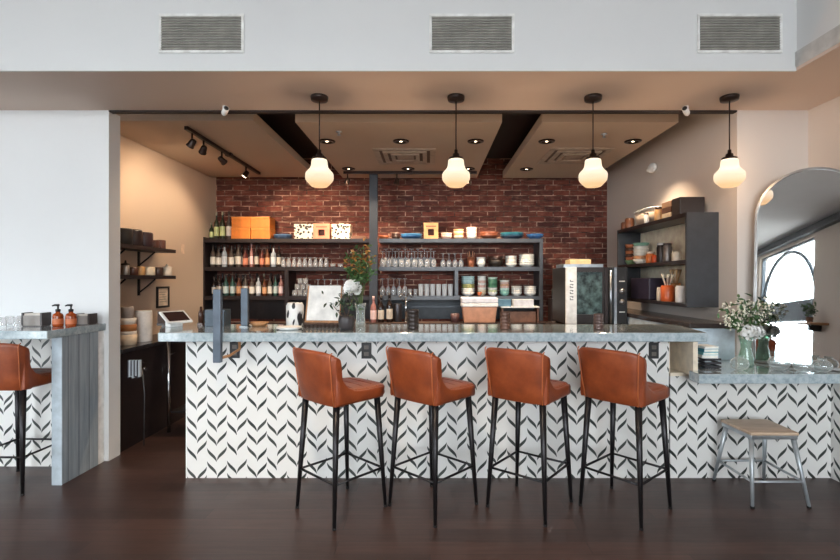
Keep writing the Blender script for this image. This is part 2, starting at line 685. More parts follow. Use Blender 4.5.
for h0, h1, b, tp in store_holes:
    fr = MB()
    for x in (h0, h1):
        fr.box(x - 0.04, x + 0.04, 0.06, 0.14, b, tp, SM)
    for z in (b, tp):
        fr.box(h0, h1, 0.06, 0.14, z - 0.04, z + 0.04, SM)
    fr.box(h0, h1, 0.02, 0.18, 1.55, 2.0, SM)
    rr, cxx = (h1 - h0) / 2 - 0.1, (h0 + h1) / 2
    fr.tube([SM @ Vector((cxx + rr * math.cos(t), 0.1, 2.0 + min(1.2, rr) * math.sin(t))) for t in [PI * k / 24 for k in range(25)]], 0.045, 6)
    w = struct('window_%d' % wi, fr, FRAME)
    MB().box(h0, h1, 0.095, 0.105, b, tp, SM).build('glass_pane', PANE, w)
    wi += 1
mb = MB()
mb.box(0.0, LS, -0.12, -0.001, 3.36, 3.50, SM)
struct('trim_3', mb, M((52, 54, 58), 0.5))

# ================================================================== MAIN BAR
YF = 3.466
bar = thing('tiled_bar', 'long bar front of white tile with dark leaf chevrons under the stone counter', 'bar', (0, YF, 0))
MB().box(-1.755, 1.725, 0.0, 0.03, 0, 1.002).build('tile_front', TILE, bar)
MB().box(-1.755, 1.725, 0.031, 0.30, 0, 1.002).build('carcass', SHELFD, bar)
MB().box(-1.762, -1.755, -0.002, 0.30, 0, 1.002).build('corner_trim', WHITEP, bar)
MB().box(1.725, 1.732, 0.0, 0.30, 0.76, 1.002).build('side_panel', CREAM, bar)

top = MB().prism([(-1.876, 3.31), (1.915, 3.31), (2.03, 3.945), (-2.2, 3.945)], 1.003, 1.066)
tag(top.build('bar_countertop', STONE, bevel=0.006), 'long pale blue-grey stone countertop running over the main bar',
    'countertop')

low = thing('low_tiled_bar', 'lower tiled wall of leaf chevrons below the side counter on the right', 'bar', (1.735, YF, 0))
MB().box(0.0, 1.16, 0.0, 0.03, 0, 0.735).build('tile_front', TILE, low)
MB().box(1.16, 1.19, -2.2, 0.03, 0, 0.735).build('tile_return', TILEY, low)
MB().box(0.0, 1.16, 0.031, 0.30, 0, 0.735).build('carcass', SHELFD, low)
MB().box(0.0, 0.130, 0.0, 0.30, 0.736, 0.76).build('ledge', CREAM, low)

pan = MB().box(1.828, 1.861, 3.335, 3.75, 0.762, 1.001)
tag(pan.build('support_panel', CREAM), 'cream upright panel holding up the right end of the long countertop', 'panel')
lct = MB().prism([(1.868, 3.33), (1.795, 3.33), (1.795, 3.20), (2.90, 3.20), (2.90, 1.4), (2.98, 1.4), (2.98, 3.785), (1.868, 3.785)], 0.737, 0.802)
tag(lct.build('side_countertop', STONE, bevel=0.006), 'lower blue-grey stone counter under the arched mirror', 'countertop')


def outlet(px, py, label):
    p = at(px, py, YF)
    t = thing('power_outlet', label, 'outlet', (p.x, YF, p.z))
    MB().box(-0.036, 0.036, -0.007, -0.001, -0.058, 0.058).build('cover_plate', BLACK, t, bevel=0.002)
    for z in (-0.024, 0.024):
        MB().box(-0.017, 0.017, -0.011, -0.0072, z - 0.014, z + 0.014).build('socket', M((92, 84, 78), 0.4), t, bevel=0.002)
    return t


outlet(366.5, 350.5, 'black outlet in the tiles between the two left-hand main bar stools')
outlet(653.5, 350.5, 'black outlet at the right end of the high tiled front')
outlet(235.0, 350.0, 'black outlet in the tiles beside the grey post of the divider')

# grey two-post divider clamped over the counter
div = thing('counter_divider', 'grey steel two-post divider clamped across the left part of the counter', 'divider',
            (-1.448, 3.30, 1.067))
MB().box(-0.026, 0.026, -0.045, -0.006, -0.20, 0.30).build('front_post', STEELB, div, bevel=0.004)
MB().box(-0.012, 0.040, 0.40, 0.44, 0.0081, 0.30).build('rear_post', STEELB, div, bevel=0.004)
MB().tube([(0.0, -0.006, -0.175), (0.05, 0.05, -0.165), (0.09, 0.12, -0.13), (0.09, 0.12, -0.068)], 0.010).build('clamp_arm', OAKW, div)
MB().box(-0.018, 0.046, 0.39, 0.45, 0.0, 0.008).build('foot_plate', STEEL, div)

# ================================================================== LEFT BAR
lb = thing('wall_bar', 'short tiled bar along the white wall ending in grey boards', 'bar', (-2.60, 3.715, 0))
MB().box(-6.0, -0.036, -0.032, -0.002, 0, 1.032).build('tile_front', TILE, lb)
MB().box(-0.035, 0.035, -0.365, -0.002, 0, 1.032).build('end_panel', BOARDS, lb, bevel=0.003)
MB().box(-6.0, 0.03, -0.0015, 0.073, 0, 1.032).build('carcass', WHITEP, lb)
MB().box(-0.0352, 0.0352, -0.372, -0.3655, 0, 1.032).build('edge_strip', M((176, 188, 196), 0.4), lb)
lt = MB().box(-8.6, -2.556, 3.205, 3.787, 1.033, 1.090)
tag(lt.build('wall_bar_countertop', STONE, bevel=0.005), 'grey stone counter against the white wall on the left', 'countertop')


# ================================================================== BAR STOOLS
def make_stool(label):
    st = thing('bar_stool', label, 'bar stool', (0, 0, 0), 0, 'cognac leather bar stools')
    # back shell: a profile (y, z) swept across the width, tilted back and wrapped slightly forward at the sides
    prof = [(-0.196, 0.694), (-0.218, 0.78), (-0.240, 0.90), (-0.258, 0.995), (-0.257, 1.012), (-0.243, 1.020), (-0.224, 1.010),
            (-0.206, 0.94), (-0.186, 0.86), (-0.160, 0.81), (-0.12, 0.78), (-0.11, 0.71), (-0.15, 0.690)]
    rs = []
    N = 16
    for i in range(N + 1):
        u = -1 + 2 * i / N
        au = abs(u)
        ring = []
        for y, z in prof:
            k = min(1, max(0, (z - 0.67) / 0.35))
            hw = 0.188 + 0.024 * k
            yy = y + (0.016 * au ** 2 + 0.050 * au ** 7) * (0.5 + 0.5 * k)
            zz = z - (0.034 * au ** 9 + 0.006 * au ** 2 if z > 0.98 else 0)
            e = 1.0
            if au > 0.99:
                cy, cz = -0.195 + 0.03, 0.845
                yy = yy + (cy - yy) * 0.10
            ring.append((u * hw, yy, zz))
        rs.append(ring)
    back = MB().rings(rs, True).build('backrest', LEATHER, st, bevel=0.006)
    for sx in (-1, 1):                                     # welt down the two outer edges of the back
        pts = []
        for y, z in prof[:6]:
            k = min(1, max(0, (z - 0.67) / 0.35))
            pts.append((sx * (0.168 + 0.027 * k), y + 0.0355 * (0.5 + 0.5 * k) - 0.002, z - (0.008 if z > 0.9 else 0)))
        MB().tube(pts, 0.0036, 6).build('welt', PIPING, back)
    # wings that sweep from the back down to the seat rim
    for sx in (-1, 1):
        wing = []
        for t in range(9):
            q = t / 8
            y = -0.185 + 0.36 * q
            ztop = 0.762 + 0.20 * (1 - q) ** 6
            x0, x1 = sx * 0.178, sx * 0.200
            wing.append([(x0, y, 0.70), (x1 - sx * 0.006, y, 0.698), (x1, y, 0.712), (x1, y, ztop - 0.012),
                         (x1 - sx * 0.006, y, ztop), (x0 + sx * 0.004, y, ztop), (x0, y, ztop - 0.012)])
        if sx < 0:
            wing = [list(reversed(r)) for r in wing]
        MB().rings(wing, True).build('side_wing', LEATHER, st)

    def ring(hx, y0, y1, z, n=28, p=4.5):
        cy, hy = (y0 + y1) / 2, (y1 - y0) / 2
        out = []
        for i in range(n):
            a = 2 * PI * i / n
            c, s_ = math.cos(a), math.sin(a)
            out.append((hx * math.copysign(abs(c) ** (2 / p), c), cy + hy * math.copysign(abs(s_) ** (2 / p), s_), z))
        return out
    MB().rings([ring(0.183, -0.12, 0.20, 0.696), ring(0.196, -0.13, 0.230, 0.702), ring(0.200, -0.13, 0.238, 0.716),
                ring(0.199, -0.13, 0.238, 0.728)], True).build('seat_pan', LEATHER, st)
    seat = MB().rings([ring(0.184, -0.115, 0.232, 0.7285), ring(0.192, -0.12, 0.242, 0.736), ring(0.192, -0.12, 0.242, 0.752),
                ring(0.184, -0.112, 0.232, 0.765), ring(0.160, -0.085, 0.190, 0.773), ring(0.06, -0.01, 0.10, 0.777)],
               True).build('seat', LEATHER, st)
    for y in (-0.02, 0.06, 0.14):                          # channel stitching across the cushion
        MB().tube([(-0.177, y, 0.7665), (-0.11, y, 0.7745), (0, y, 0.7765), (0.11, y, 0.7745), (0.177, y, 0.7665)], 0.0032, 6).build('seam', SEAM, seat)
    feet = {}
    for sx in (-1, 1):
        for sy in (-1, 1):
            a = Vector((sx * 0.160, sy * 0.155, 0.696))
            b = Vector((sx * 0.195, sy * 0.195, 0.006))
            leg = MB().tube([b, b.lerp(a, 0.5), a], [0.0105, 0.016, 0.0205], 12).build('leg', BLACKM, st)
            MB().tube([b - Vector((0, 0, 0.006)), b + Vector((0, 0, 0.006))], 0.0115, 10).build('foot_glide', BLACK, leg)
            feet[(sx, sy)] = b.lerp(a, 0.35)
    for k0, k1 in (((-1, -1), (1, -1)), ((1, -1), (1, 1)), ((1, 1), (-1, 1)), ((-1, 1), (-1, -1))):
        MB().tube([feet[k0], feet[k1]], 0.0075, 8).build('stretcher', BLACKM, st)
    return st


stool = make_stool('cognac leather bar stool standing nearest the two-post divider')
spots = [(-0.557, 3.02, 47), (0.020, 3.05, 47), (0.636, 3.06, 52), (1.227, 3.02, 41), (-2.89, 3.385, 88)]
labs = ['cognac leather bar stool standing nearest the grey two-post divider at the main bar',
        'cognac leather bar stool second from the grey divider along the main bar',
        'cognac leather bar stool third from the grey divider along the main bar',
        'cognac leather bar stool at the main bar closest to the low beech stool',
        'cognac leather bar stool cut by the frame at the short bar on the white wall']
for i, (x, y, a) in enumerate(spots):
    o = stool if i == 0 else dup(stool, (0, 0, 0))
    o.location = (x, y, 0)
    o.rotation_euler = (0, 0, R(a - 90))
    o['label'] = labs[i]

# low stool with a beech seat
ls = thing('low_stool', 'low metal stool with pale beech seat in front of the low tiled wall', 'stool', (2.20, 3.215, 0))
MB().prism([(-0.155, -0.155), (0.155, -0.155), (0.165, 0.15), (-0.165, 0.15)], 0.436, 0.456).build('seat', PALEW, ls, bevel=0.006)
MB().prism([(-0.15, -0.15), (0.15, -0.15), (0.16, 0.145), (-0.16, 0.145)], 0.410, 0.4355).build('seat_frame', STEEL, ls, bevel=0.004)
GREYM = M((176, 182, 186), 0.35, 0.5)
lf = {}
for sx in (-1, 1):
    for sy in (-1, 1):
        a = Vector((sx * 0.135, sy * 0.13, 0.412))
        b = Vector((sx * 0.178, sy * 0.205, 0.008))
        leg = MB().tube([b, b.lerp(a, 0.5), a], [0.0095, 0.0125, 0.016], 12).build('leg', GREYM, ls)
        MB().cyl(0.013, 0, 0.012, 12, (b.x, b.y)).build('foot_glide', BLACK, leg)
        lf[(sx, sy)] = b.lerp(a, 0.36)
for k0, k1 in (((-1, -1), (1, -1)), ((1, -1), (1, 1)), ((1, 1), (-1, 1)), ((-1, 1), (-1, -1))):
    MB().tube([lf[k0], lf[k1]], 0.008, 8).build('stretcher', GREYM, ls)


# ================================================================== CEILING FIXTURES
PEND_W, SPOT_K = 26.0, 6.6


def make_pendant():
    p = thing('pendant_lamp', 'schoolhouse pendant', 'pendant lamp', (0, 0, 0), 0, 'opal schoolhouse pendants')
    MB().lathe([(0.0, 0.0), (0.062, 0.0), (0.064, -0.006), (0.060, -0.03), (0.012, -0.036), (0.0, -0.036)], 28).build('canopy', BRONZE, p)
    MB().tube([(0, 0, -0.035), (0, 0, -0.40)], 0.0045, 8).build('rod', BRONZE, p)
    MB().lathe([(0.0, -0.388), (0.012, -0.39), (0.013, -0.415), (0.024, -0.42), (0.026, -0.44), (0.05, -0.447), (0.054, -0.462),
                (0.0, -0.462)], 24).build('fitter', BRONZE, p)
    sh = MB().lathe([(0.0, 0.0), (0.052, 0.0), (0.058, 0.003), (0.090, 0.036), (0.099, 0.050), (0.101, 0.062), (0.101, 0.090), (0.097, 0.101),
                     (0.082, 0.118), (0.069, 0.131), (0.062, 0.146), (0.059, 0.165), (0.057, 0.190), (0.053, 0.198),
                     (0.0, 0.198)], 32).build('glass_shade', OPAL, p)
    sh.location = (0, 0, -0.462 - 0.198)
    d = bpy.data.lights.new('lamp_bulb', 'POINT')
    d.energy = PEND_W
    d.color = (1.0, 0.66, 0.40)
    d.shadow_soft_size = 0.035
    o = bpy.data.objects.new('lamp_bulb', d)
    COL.objects.link(o)
    o.parent = p
    o.location = (0, 0, -0.535)
    return p


pend = make_pendant()
plabs = ['opal glass pendant above the menu board and white flowers', 'opal glass pendant above the post between the two shelf units',
         'opal glass pendant above the oven side of the counter', 'opal glass pendant hanging next to the arched mirror']
for i, x in enumerate((-0.807, 0.19, 1.19, 2.186)):
    o = pend if i == 0 else dup(pend, (0, 0, 0))
    o.location = (x, 3.504, ZS)
    o['label'] = plabs[i]


def spot(parent, loc, direction, power, size=70, col=(1.0, 0.76, 0.52), blend=0.6, rad=0.03):
    d = bpy.data.lights.new('lamp_bulb', 'SPOT')
    d.energy = power * SPOT_K
    d.spot_size = R(size)
    d.spot_blend = blend
    d.color = col
    d.shadow_soft_size = rad
    o = bpy.data.objects.new('lamp_bulb', d)
    COL.objects.link(o)
    o.parent = parent
    o.location = loc
    o.rotation_euler = Vector(direction).to_track_quat('-Z', 'Y').to_euler()
    return o


def downlight(x, y, z, label, power=12, lit=True):
    t = thing('recessed_downlight', label, 'downlight', (x, y, z), 0, 'recessed downlights')
    MB().lathe([(0.046, -0.002), (0.050, -0.010), (0.078, -0.010), (0.082, -0.001)], 24).build('trim_ring', BRONZE, t)
    MB().lathe([(0.048, -0.0015), (0.03, -0.004), (0.012, -0.004)], 20).build('baffle', BLACK, t)
    MB().lathe([(0.0, -0.006), (0.013, -0.006)], 16).build('bulb', LENS, t)
    if lit:
        spot(t, (0, 0, -0.02), (0, 0, -1), power, 100)
    return t


for i, (x, y) in enumerate(((-1.015, 4.73), (-0.286, 4.73), (0.45, 4.73))):
    downlight(x, y, 2.80, 'recessed downlight in the middle ceiling panel, front row, %s from the left' % ORD[i])
for i, (x, y) in enumerate(((-1.0, 5.90), (-0.27, 5.90), (0.47, 5.90))):
    downlight(x, y, 2.80, 'recessed downlight in the middle ceiling panel, rear row, %s from the left' % ORD[i])
downlight(1.15, 4.73, 2.80, 'recessed downlight in the right ceiling panel, front, nearer the dark gap')
downlight(2.0, 4.73, 2.80, 'recessed downlight in the right ceiling panel, front, nearer the wall')
downlight(1.19, 5.92, 2.80, 'recessed downlight in the right ceiling panel behind the air vent')


def track(name, label, a, b, z, heads, hl, group):
    a, b = Vector(a), Vector(b)
    t = thing('light_track', label, 'track', ((a.x + b.x) / 2, (a.y + b.y) / 2, z))
    d = (b - a) / 2
    mb = MB()
    if abs(d.x) > abs(d.y):
        mb.box(-d.x, d.x, -0.016, 0.016, -0.032, -0.001)
    else:
        mb.box(-0.016, 0.016, -d.y, d.y, -0.032, -0.001)
    mb.build('rail', BRONZE, t)
    MB().box(-0.03, 0.03, -0.03, 0.03, -0.034, -0.0005).build('feed_box', BRONZE, t)
    for k, (f, dr, pw, wd) in enumerate(heads):
        p = a.lerp(b, f)
        h = thing('track_spotlight', hl[k], 'spotlight', (p.x, p.y, z - 0.033), 0, group)
        MB().tube([(0, 0, 0.0), (0, 0, -0.06)], 0.009, 8).build('stem', BRONZE, h)
        dv = Vector(dr).normalized()
        q = dv.to_track_quat('Z', 'Y').to_matrix().to_4x4()
        q.translation = Vector((0, 0, -0.085))
        MB().lathe([(0.0, -0.035), (0.022, -0.035), (0.028, -0.02), (0.032, 0.03), (0.036, 0.034), (0.036, 0.044)], 18, mat=q).build('lamp_can', BRONZE, h)
        MB().lathe([(0.0, 0.038), (0.032, 0.038)], 16, mat=q).build('lens', LENS, h)
        spot(h, Vector((0, 0, -0.085)) + dv * 0.055, dv, pw, wd)
    return t


track('a', 'bronze light track running front to back on the left ceiling panel', (-2.17, 4.27), (-2.17, 6.1), 2.80,
      [(0.06, (-0.55, 0.2, -0.62), 2.8, 130), (0.18, (-0.5, 0.55, -0.6), 3.6, 130), (0.40, (0.5, 1.3, -0.78), 17, 75), (0.76, (-0.45, -0.2, -0.7), 3.5, 120)],
      ['bronze spotlight on the left track, nearest the room', 'bronze spotlight on the left track, second from the room',
       'bronze spotlight on the left track, third from the room', 'bronze spotlight on the left track, closest to the brick wall'],
      'spotlights on the left track')
track('b', 'bronze light track running across the rear of the middle ceiling panel', (-1.09, 6.05), (0.59, 6.05), 2.80,
      [(0.03, (-0.35, 0.12, -0.9), 10, 95), (0.40, (-0.2, 0.12, -0.9), 10, 95), (0.93, (0.15, 0.12, -0.9), 10, 95)],
      ['bronze spotlight on the rear track at its left end', 'bronze spotlight on the rear track near its middle',
       'bronze spotlight on the rear track at its right end'], 'spotlights on the rear track')


def cassette(x, y, label):
    t = thing('ceiling_air_vent', label, 'air vent', (x, y, 2.80), 0, 'square ceiling vents')
    mb = MB()
    for k, (o_, i_, z) in enumerate(((0.33, 0.27, -0.012), (0.235, 0.19, -0.018), (0.155, 0.115, -0.024))):
        fr = MB()
        for s in (-1, 1):
            fr.box(-o_, o_, min(s * o_, s * i_), max(s * o_, s * i_), z, -0.0005)
            fr.box(min(s * o_, s * i_), max(s * o_, s * i_), -i_, i_, z, -0.0005)
        fr.build('diffuser_ring', M((176, 160, 144), 0.5), t, bevel=0.003)
    MB().box(-0.27, 0.27, -0.27, 0.27, -0.004, -0.0008).build('dark_core', M((104, 88, 78), 0.7), t)
    MB().box(-0.09, 0.09, -0.09, 0.09, -0.02, -0.0042).build('center_plate', M((170, 154, 140), 0.5), t)
    return t


cassette(-0.27, 5.32, 'square beige air diffuser in the middle ceiling panel')
cassette(1.585, 5.30, 'square beige air diffuser in the right ceiling panel')

for i, (x0, x1, lb_) in enumerate(((162, 241.5, 'white grille on the bulkhead above the left wall opening'),
                                   (432, 511.5, 'white grille on the bulkhead in the middle, between two pendants'),
                                   (699.5, 779, 'white grille on the bulkhead at the stepped corner'))):
    y = 3.077
    p0, p1 = at(x0, 50.5, y), at(x1, 17, y)
    cx_, cz_ = (p0.x + p1.x) / 2, (p0.z + p1.z) / 2
    w, h = (p1.x - p0.x) / 2, (p1.z - p0.z) / 2
    t = thing('wall_vent_grille', lb_, 'vent', (cx_, y, cz_), 0, 'bulkhead air grilles')
    fr = MB()
    for s in (-1, 1):
        fr.box(-w - 0.018, w + 0.018, -0.009, -0.001, min(s * h, s * (h + 0.018)), max(s * h, s * (h + 0.018)))
        fr.box(min(s * w, s * (w + 0.018)), max(s * w, s * (w + 0.018)), -0.009, -0.001, -h, h)
    fr.build('frame', WHITEP, t, bevel=0.003)
    MB().box(-w, w, -0.004, -0.001, -h, h).build('backing', M((70, 67, 62), 0.7), t)
    for k in range(13):
        z = -h + 2 * h * (k + 0.5) / 13
        mt = Matrix.Translation((0, -0.008, z)) @ Matrix.Rotation(R(-28), 4, 'X')
        MB().box(-w, w, -0.006, 0.006, -0.0022, 0.0022, mt).build('slat', M((176, 173, 166), 0.5), t)
    bars = MB()
    for k in range(24):
        x = -w + 2 * w * (k + 0.5) / 24
        bars.box(x - 0.002, x + 0.002, -0.0055, -0.0041, -h, h)
    bars.build('vertical_bars', M((120, 117, 110), 0.5), t)


def camera_dome(x, y, z, label, rz):
    t = thing('security_camera', label, 'security camera', (x, y, z), rz, 'security cameras')
    MB().cyl(0.018, -0.018, 0.0, 16).build('mount', WHITEP, t)
    q = Matrix.Translation((0, 0.0, -0.038)) @ Matrix.Rotation(R(78), 4, 'X')
    MB().lathe([(0.0, -0.045), (0.018, -0.045), (0.022, -0.03), (0.022, 0.045), (0.0, 0.045)], 18, mat=q).build('housing', WHITEP, t)
    MB().lathe([(0.0, 0.0455), (0.018, 0.0455), (0.015, 0.048), (0.0, 0.05)], 16, mat=q).build('lens', BLACK, t)
    return t


camera_dome(ax(225, 3.70), 3.70, ZS, 'small white security camera under the soffit near the left track', R(35))
camera_dome(ax(686, 3.70), 3.70, ZS, 'small white security camera under the soffit near the right wall', R(-40))
p = at(655, 168, 5.16)
t = thing('wall_mounted_light', 'oval white fitting high on the right bay wall', 'light', (2.425, 5.16, p.z))
MB().sphere((0, 0, 0), 0.085, 18, 10, 0.42, 1.0, 0.62).build('housing', WHITEP, t)
t.location = (2.425 - 0.037, 5.16, p.z)
MB().sphere((-0.03, 0.03, -0.02), 0.02, 10, 6).build('lamp_eye', M((206, 200, 192), 0.3), t)
t = thing('ceiling_sprinkler', 'small sprinkler head under the middle ceiling panel', 'sprinkler', (ax(339, 4.43), 4.43, 2.80), 0, 'sprinkler heads')
MB().lathe([(0.0, -0.001), (0.03, -0.001), (0.026, -0.008), (0.008, -0.01), (0.008, -0.03), (0.02, -0.032), (0.02, -0.035), (0.0, -0.035)], 14).build('rosette', STEEL, t)
dup(t, (ax(604, 4.5), 4.5, 2.80), label='small sprinkler head under the right ceiling panel')

# ================================================================== BACK SHELVES
ZSH = (1.965, 1.60, 1.222)
ysf, ysb = 6.20, 6.565
sl = thing('back_shelf_unit', 'dark left shelf unit on the brick wall holding bottles and glasses', 'shelf unit', (-1.84, ysf, 0))
for z in ZSH:
    MB().box(-1.07, 1.065, 0, ysb - ysf, z - 0.05, z).build('shelf', SHELFD, sl)
MB().box(-1.115, -1.071, 0, ysb - ysf, 0.90, 1.985).build('side_post', SHELFD, sl)
MB().box(-0.04, 0.01, 0.0, ysb - ysf, ZSH[2] + 0.001, ZSH[1] - 0.051).build('divider', SHELFD, sl)
MB().box(-0.04, 0.01, 0.0, ysb - ysf, 0.90, ZSH[2] - 0.051).build('divider', SHELFD, sl)
MB().box(-1.07, 1.065, ysb - ysf - 0.02, ysb - ysf, 0.90, ZSH[2] - 0.051).build('back_panel', SHELFD, sl)
sr = thing('back_shelf_unit', 'charcoal right shelf unit on the brick wall holding bowls and stemware', 'shelf unit', (0.395, ysf, 0))
for z in ZSH:
    MB().box(-1.055, 1.02, 0, ysb - ysf, z - 0.05, z).build('shelf', SHELFM, sr)
MB().box(1.021, 1.065, 0, ysb - ysf, 0.90, 1.965).build('side_post', SHELFM, sr)
MB().box(-0.075, -0.03, 0.0, ysb - ysf, ZSH[2] + 0.001, ZSH[1] - 0.051).build('divider', SHELFM, sr)
MB().box(-1.055, 1.02, ysb - ysf - 0.02, ysb - ysf, 0.90, ZSH[2] - 0.051).build('back_panel', CHARC, sr)
MB().box(-1.055, 1.02, ysb - ysf - 0.10, ysb - ysf - 0.021, 1.06, 1.08).build('rail', SHELFM, sr)
post = MB()
post.box(-0.772, -0.672, 6.10, 6.115, 0, 3.09).box(-0.772, -0.672, 6.18, 6.195, 0, 3.09).box(-0.728, -0.716, 6.115, 6.18, 0, 3.09)
struct('column_1', post, COLM)

bc = thing('back_counter', 'dark back counter along the brick wall under the shelves', 'counter', (-0.2, 5.92, 0))
MB().box(-2.2, 2.2, 0.03, 0.27, 0, 0.86).build('cabinet_body', SHELFD, bc)
MB().box(-2.2, 2.2, 0.0, 0.27, 0.862, 0.898).build('worktop', DARKW, bc)

YI = 6.37          # depth where shelf goods stand
SI = F / YI


def sx_(px, y=YI):
    return (px - CX) * y / F


# ---- bottles
def make_bottle(r, h, neck, glass, labelm, capm, name='liquor_bottle'):
    """round bottle: glass body (the thing itself) with paper label and cap children"""
    b = MB().lathe([(0.0, 0.0), (r * 0.92, 0.0), (r, h * 0.02), (r, h * 0.55), (r * 0.86, h * 0.63), (neck, h * 0.74), (neck * 0.92, h * 0.93),
                    (neck * 1.1, h * 0.94), (neck * 1.1, h * 0.955), (0.0, h * 0.955)], 16).build(name, glass)
    MB().lathe([(r * 1.012, h * 0.12), (r * 1.015, h * 0.13), (r * 1.015, h * 0.45), (r * 1.012, h * 0.46)], 16).build('label', labelm, b)
    MB().lathe([(0.0, h * 1.0), (neck * 1.15, h * 1.0), (neck * 1.18, h * 0.88), (neck * 1.02, h * 0.875)], 12).build('cap', capm, b)
    return b


def solid(c, r=0.12):
    return M(c, r, 0.0, 0.15, 20)


BT = {
    'clear': (solid((78, 68, 62)), M((230, 222, 210), 0.5), M((70, 58, 52), 0.35, 0.3), 'clear white-labelled bottle'),
    'dark': (solid((36, 28, 26)), M((206, 196, 182), 0.5), M((44, 34, 31), 0.4), 'dark pale-labelled bottle'),
    'amber': (solid((92, 50, 30)), M((216, 160, 116), 0.5), M((52, 36, 30), 0.4), 'amber tan-labelled bottle'),
    'red': (solid((86, 40, 34)), M((206, 130, 100), 0.5), M((52, 34, 32), 0.4), 'red orange-labelled bottle'),
    'green': (solid((44, 52, 38)), M((206, 212, 150), 0.5), M((150, 144, 124), 0.4), 'green yellow-labelled bottle'),
    'teal': (solid((56, 88, 80)), M((206, 220, 214), 0.5), M((60, 58, 54), 0.4), 'teal pale-labelled bottle'),
    'pink': (solid((150, 104, 100)), M((236, 206, 204), 0.5), M((196, 160, 156), 0.4), 'pale pink white-labelled bottle'),
    'white': (solid((170, 176, 182)), M((228, 232, 236), 0.5), M((50, 42, 40), 0.4), 'pale grey white-labelled bottle'),
}
_bp = {}


def bottle(kind, px, y, z, h, r, where, group):
    key = (kind, round(r, 3), round(h, 2))
    g, l, c, d = BT[kind]
    loc = (sx_(px, y), y, z + 0.0005)
    lab = d + ', ' + where
    if key not in _bp:
        b = make_bottle(r, h, r * 0.34, g, l, c)
        tag(b, lab, 'bottle', group)
        b.location = loc
        b.rotation_euler = (0, 0, random.uniform(0, 6))
        _bp[key] = b
        return b
    return dup(_bp[key], loc, random.uniform(0, 6), lab, group)


def row_bottles(items, z, y, where, group):
    for i, (kind, px, h, r) in enumerate(items):
        bottle(kind, px, y, z, h, r, '%s from left %s' % (ORD[i], where), group)


row_bottles([('green', 211.5, 0.22, 0.026), ('green', 216.5, 0.36, 0.031), ('green', 222.5, 0.37, 0.034), ('clear', 229, 0.37, 0.034)],
            ZSH[0], 6.34, 'on the top left shelf', 'bottles on the top left shelf')
row_bottles([('clear', 213, 0.29, 0.033), ('clear', 218.7, 0.27, 0.033), ('white', 224.5, 0.30, 0.034), ('clear', 231.5, 0.28, 0.034),
             ('clear', 238.5, 0.30, 0.036), ('red', 245.5, 0.25, 0.036), ('pink', 251.5, 0.31, 0.022), ('dark', 256.5, 0.30, 0.026),
             ('red', 262, 0.25, 0.031), ('amber', 267.5, 0.27, 0.031), ('white', 273.5, 0.28, 0.034), ('dark', 279, 0.28, 0.030)],
            ZSH[1], 6.31, 'in the front row, middle left shelf', 'bottles in the front row, middle left shelf')
row_bottles([('dark', 216, 0.30, 0.030), ('dark', 221, 0.31, 0.030), ('amber', 228, 0.30, 0.030), ('dark', 235, 0.31, 0.030), ('dark', 242, 0.30, 0.030),
             ('dark', 248.5, 0.30, 0.028), ('red', 259, 0.31, 0.028), ('dark', 270.5, 0.31, 0.030)],
            ZSH[1], 6.44, 'in the rear row, middle left shelf', 'bottles in the rear row, middle left shelf')
row_bottles([('dark', 214, 0.25, 0.028), ('dark', 219.5, 0.27, 0.030), ('teal', 226, 0.27, 0.034), ('teal', 232.5, 0.27, 0.030),
             ('amber', 239, 0.27, 0.034), ('clear', 245.5, 0.28, 0.033), ('clear', 252, 0.26, 0.033), ('white', 258.5, 0.27, 0.032),
             ('amber', 264.5, 0.25, 0.030), ('clear', 270, 0.27, 0.030), ('teal', 275.5, 0.27, 0.026), ('pink', 281, 0.27, 0.031)],
            ZSH[2], 6.31, 'in the front row, lowest left shelf', 'bottles on the lowest left shelf')
row_bottles([('dark', 216, 0.29, 0.030), ('dark', 222.5, 0.30, 0.030), ('amber', 229, 0.29, 0.030), ('dark', 236, 0.30, 0.030), ('dark', 243, 0.28, 0.030),
             ('red', 250, 0.29, 0.030), ('dark', 257, 0.30, 0.030), ('green', 264, 0.29, 0.030), ('dark', 271, 0.30, 0.030), ('dark', 278, 0.29, 0.030)],
            ZSH[2], 6.44, 'in the rear row, lowest left shelf', 'bottles in the rear row on the lowest left shelf')


# ---- glasses
def lathe_thing(name, prof, mat, seg=16):
    return MB().lathe(prof, seg).build(name, mat)


def goblet(h, r):
    return [(0.0, 0.0), (r * 0.85, 0.002), (r * 0.8, 0.006), (0.006, 0.012), (0.005, h * 0.42), (r * 0.55, h * 0.48), (r * 0.95, h * 0.62),
            (r, h * 0.75), (r * 0.86, h), (r * 0.83, h), (r * 0.96, h * 0.75), (r * 0.9, h * 0.62), (0.0, h * 0.46)]


def tumbler(h, r):
    return [(0.0, 0.0), (r * 0.86, 0.0), (r * 0.9, 0.006), (r, h), (r * 0.95, h), (r * 0.84, 0.012), (0.0, 0.012)]


GLINT_GLASS = m_glass('glassware', (244, 246, 248), milk=0.22, ior=1.7, edge=0.6)


def glass_row(name, prof, mat, xs, y, z, desc, cat, group):
    src = None
    for i, px in enumerate(xs):
        loc = (sx_(px, y), y, z + 0.0005)
        lab = '%s, %s from left' % (desc, ORD[i])
        if src is None:
            src = tag(lathe_thing(name, prof, mat), lab, cat, group)
            src.location = loc
        else:
            dup(src, loc, None, lab)


def inverted(prof, h):
    return [(r, h - z) for r, z in reversed(prof)]


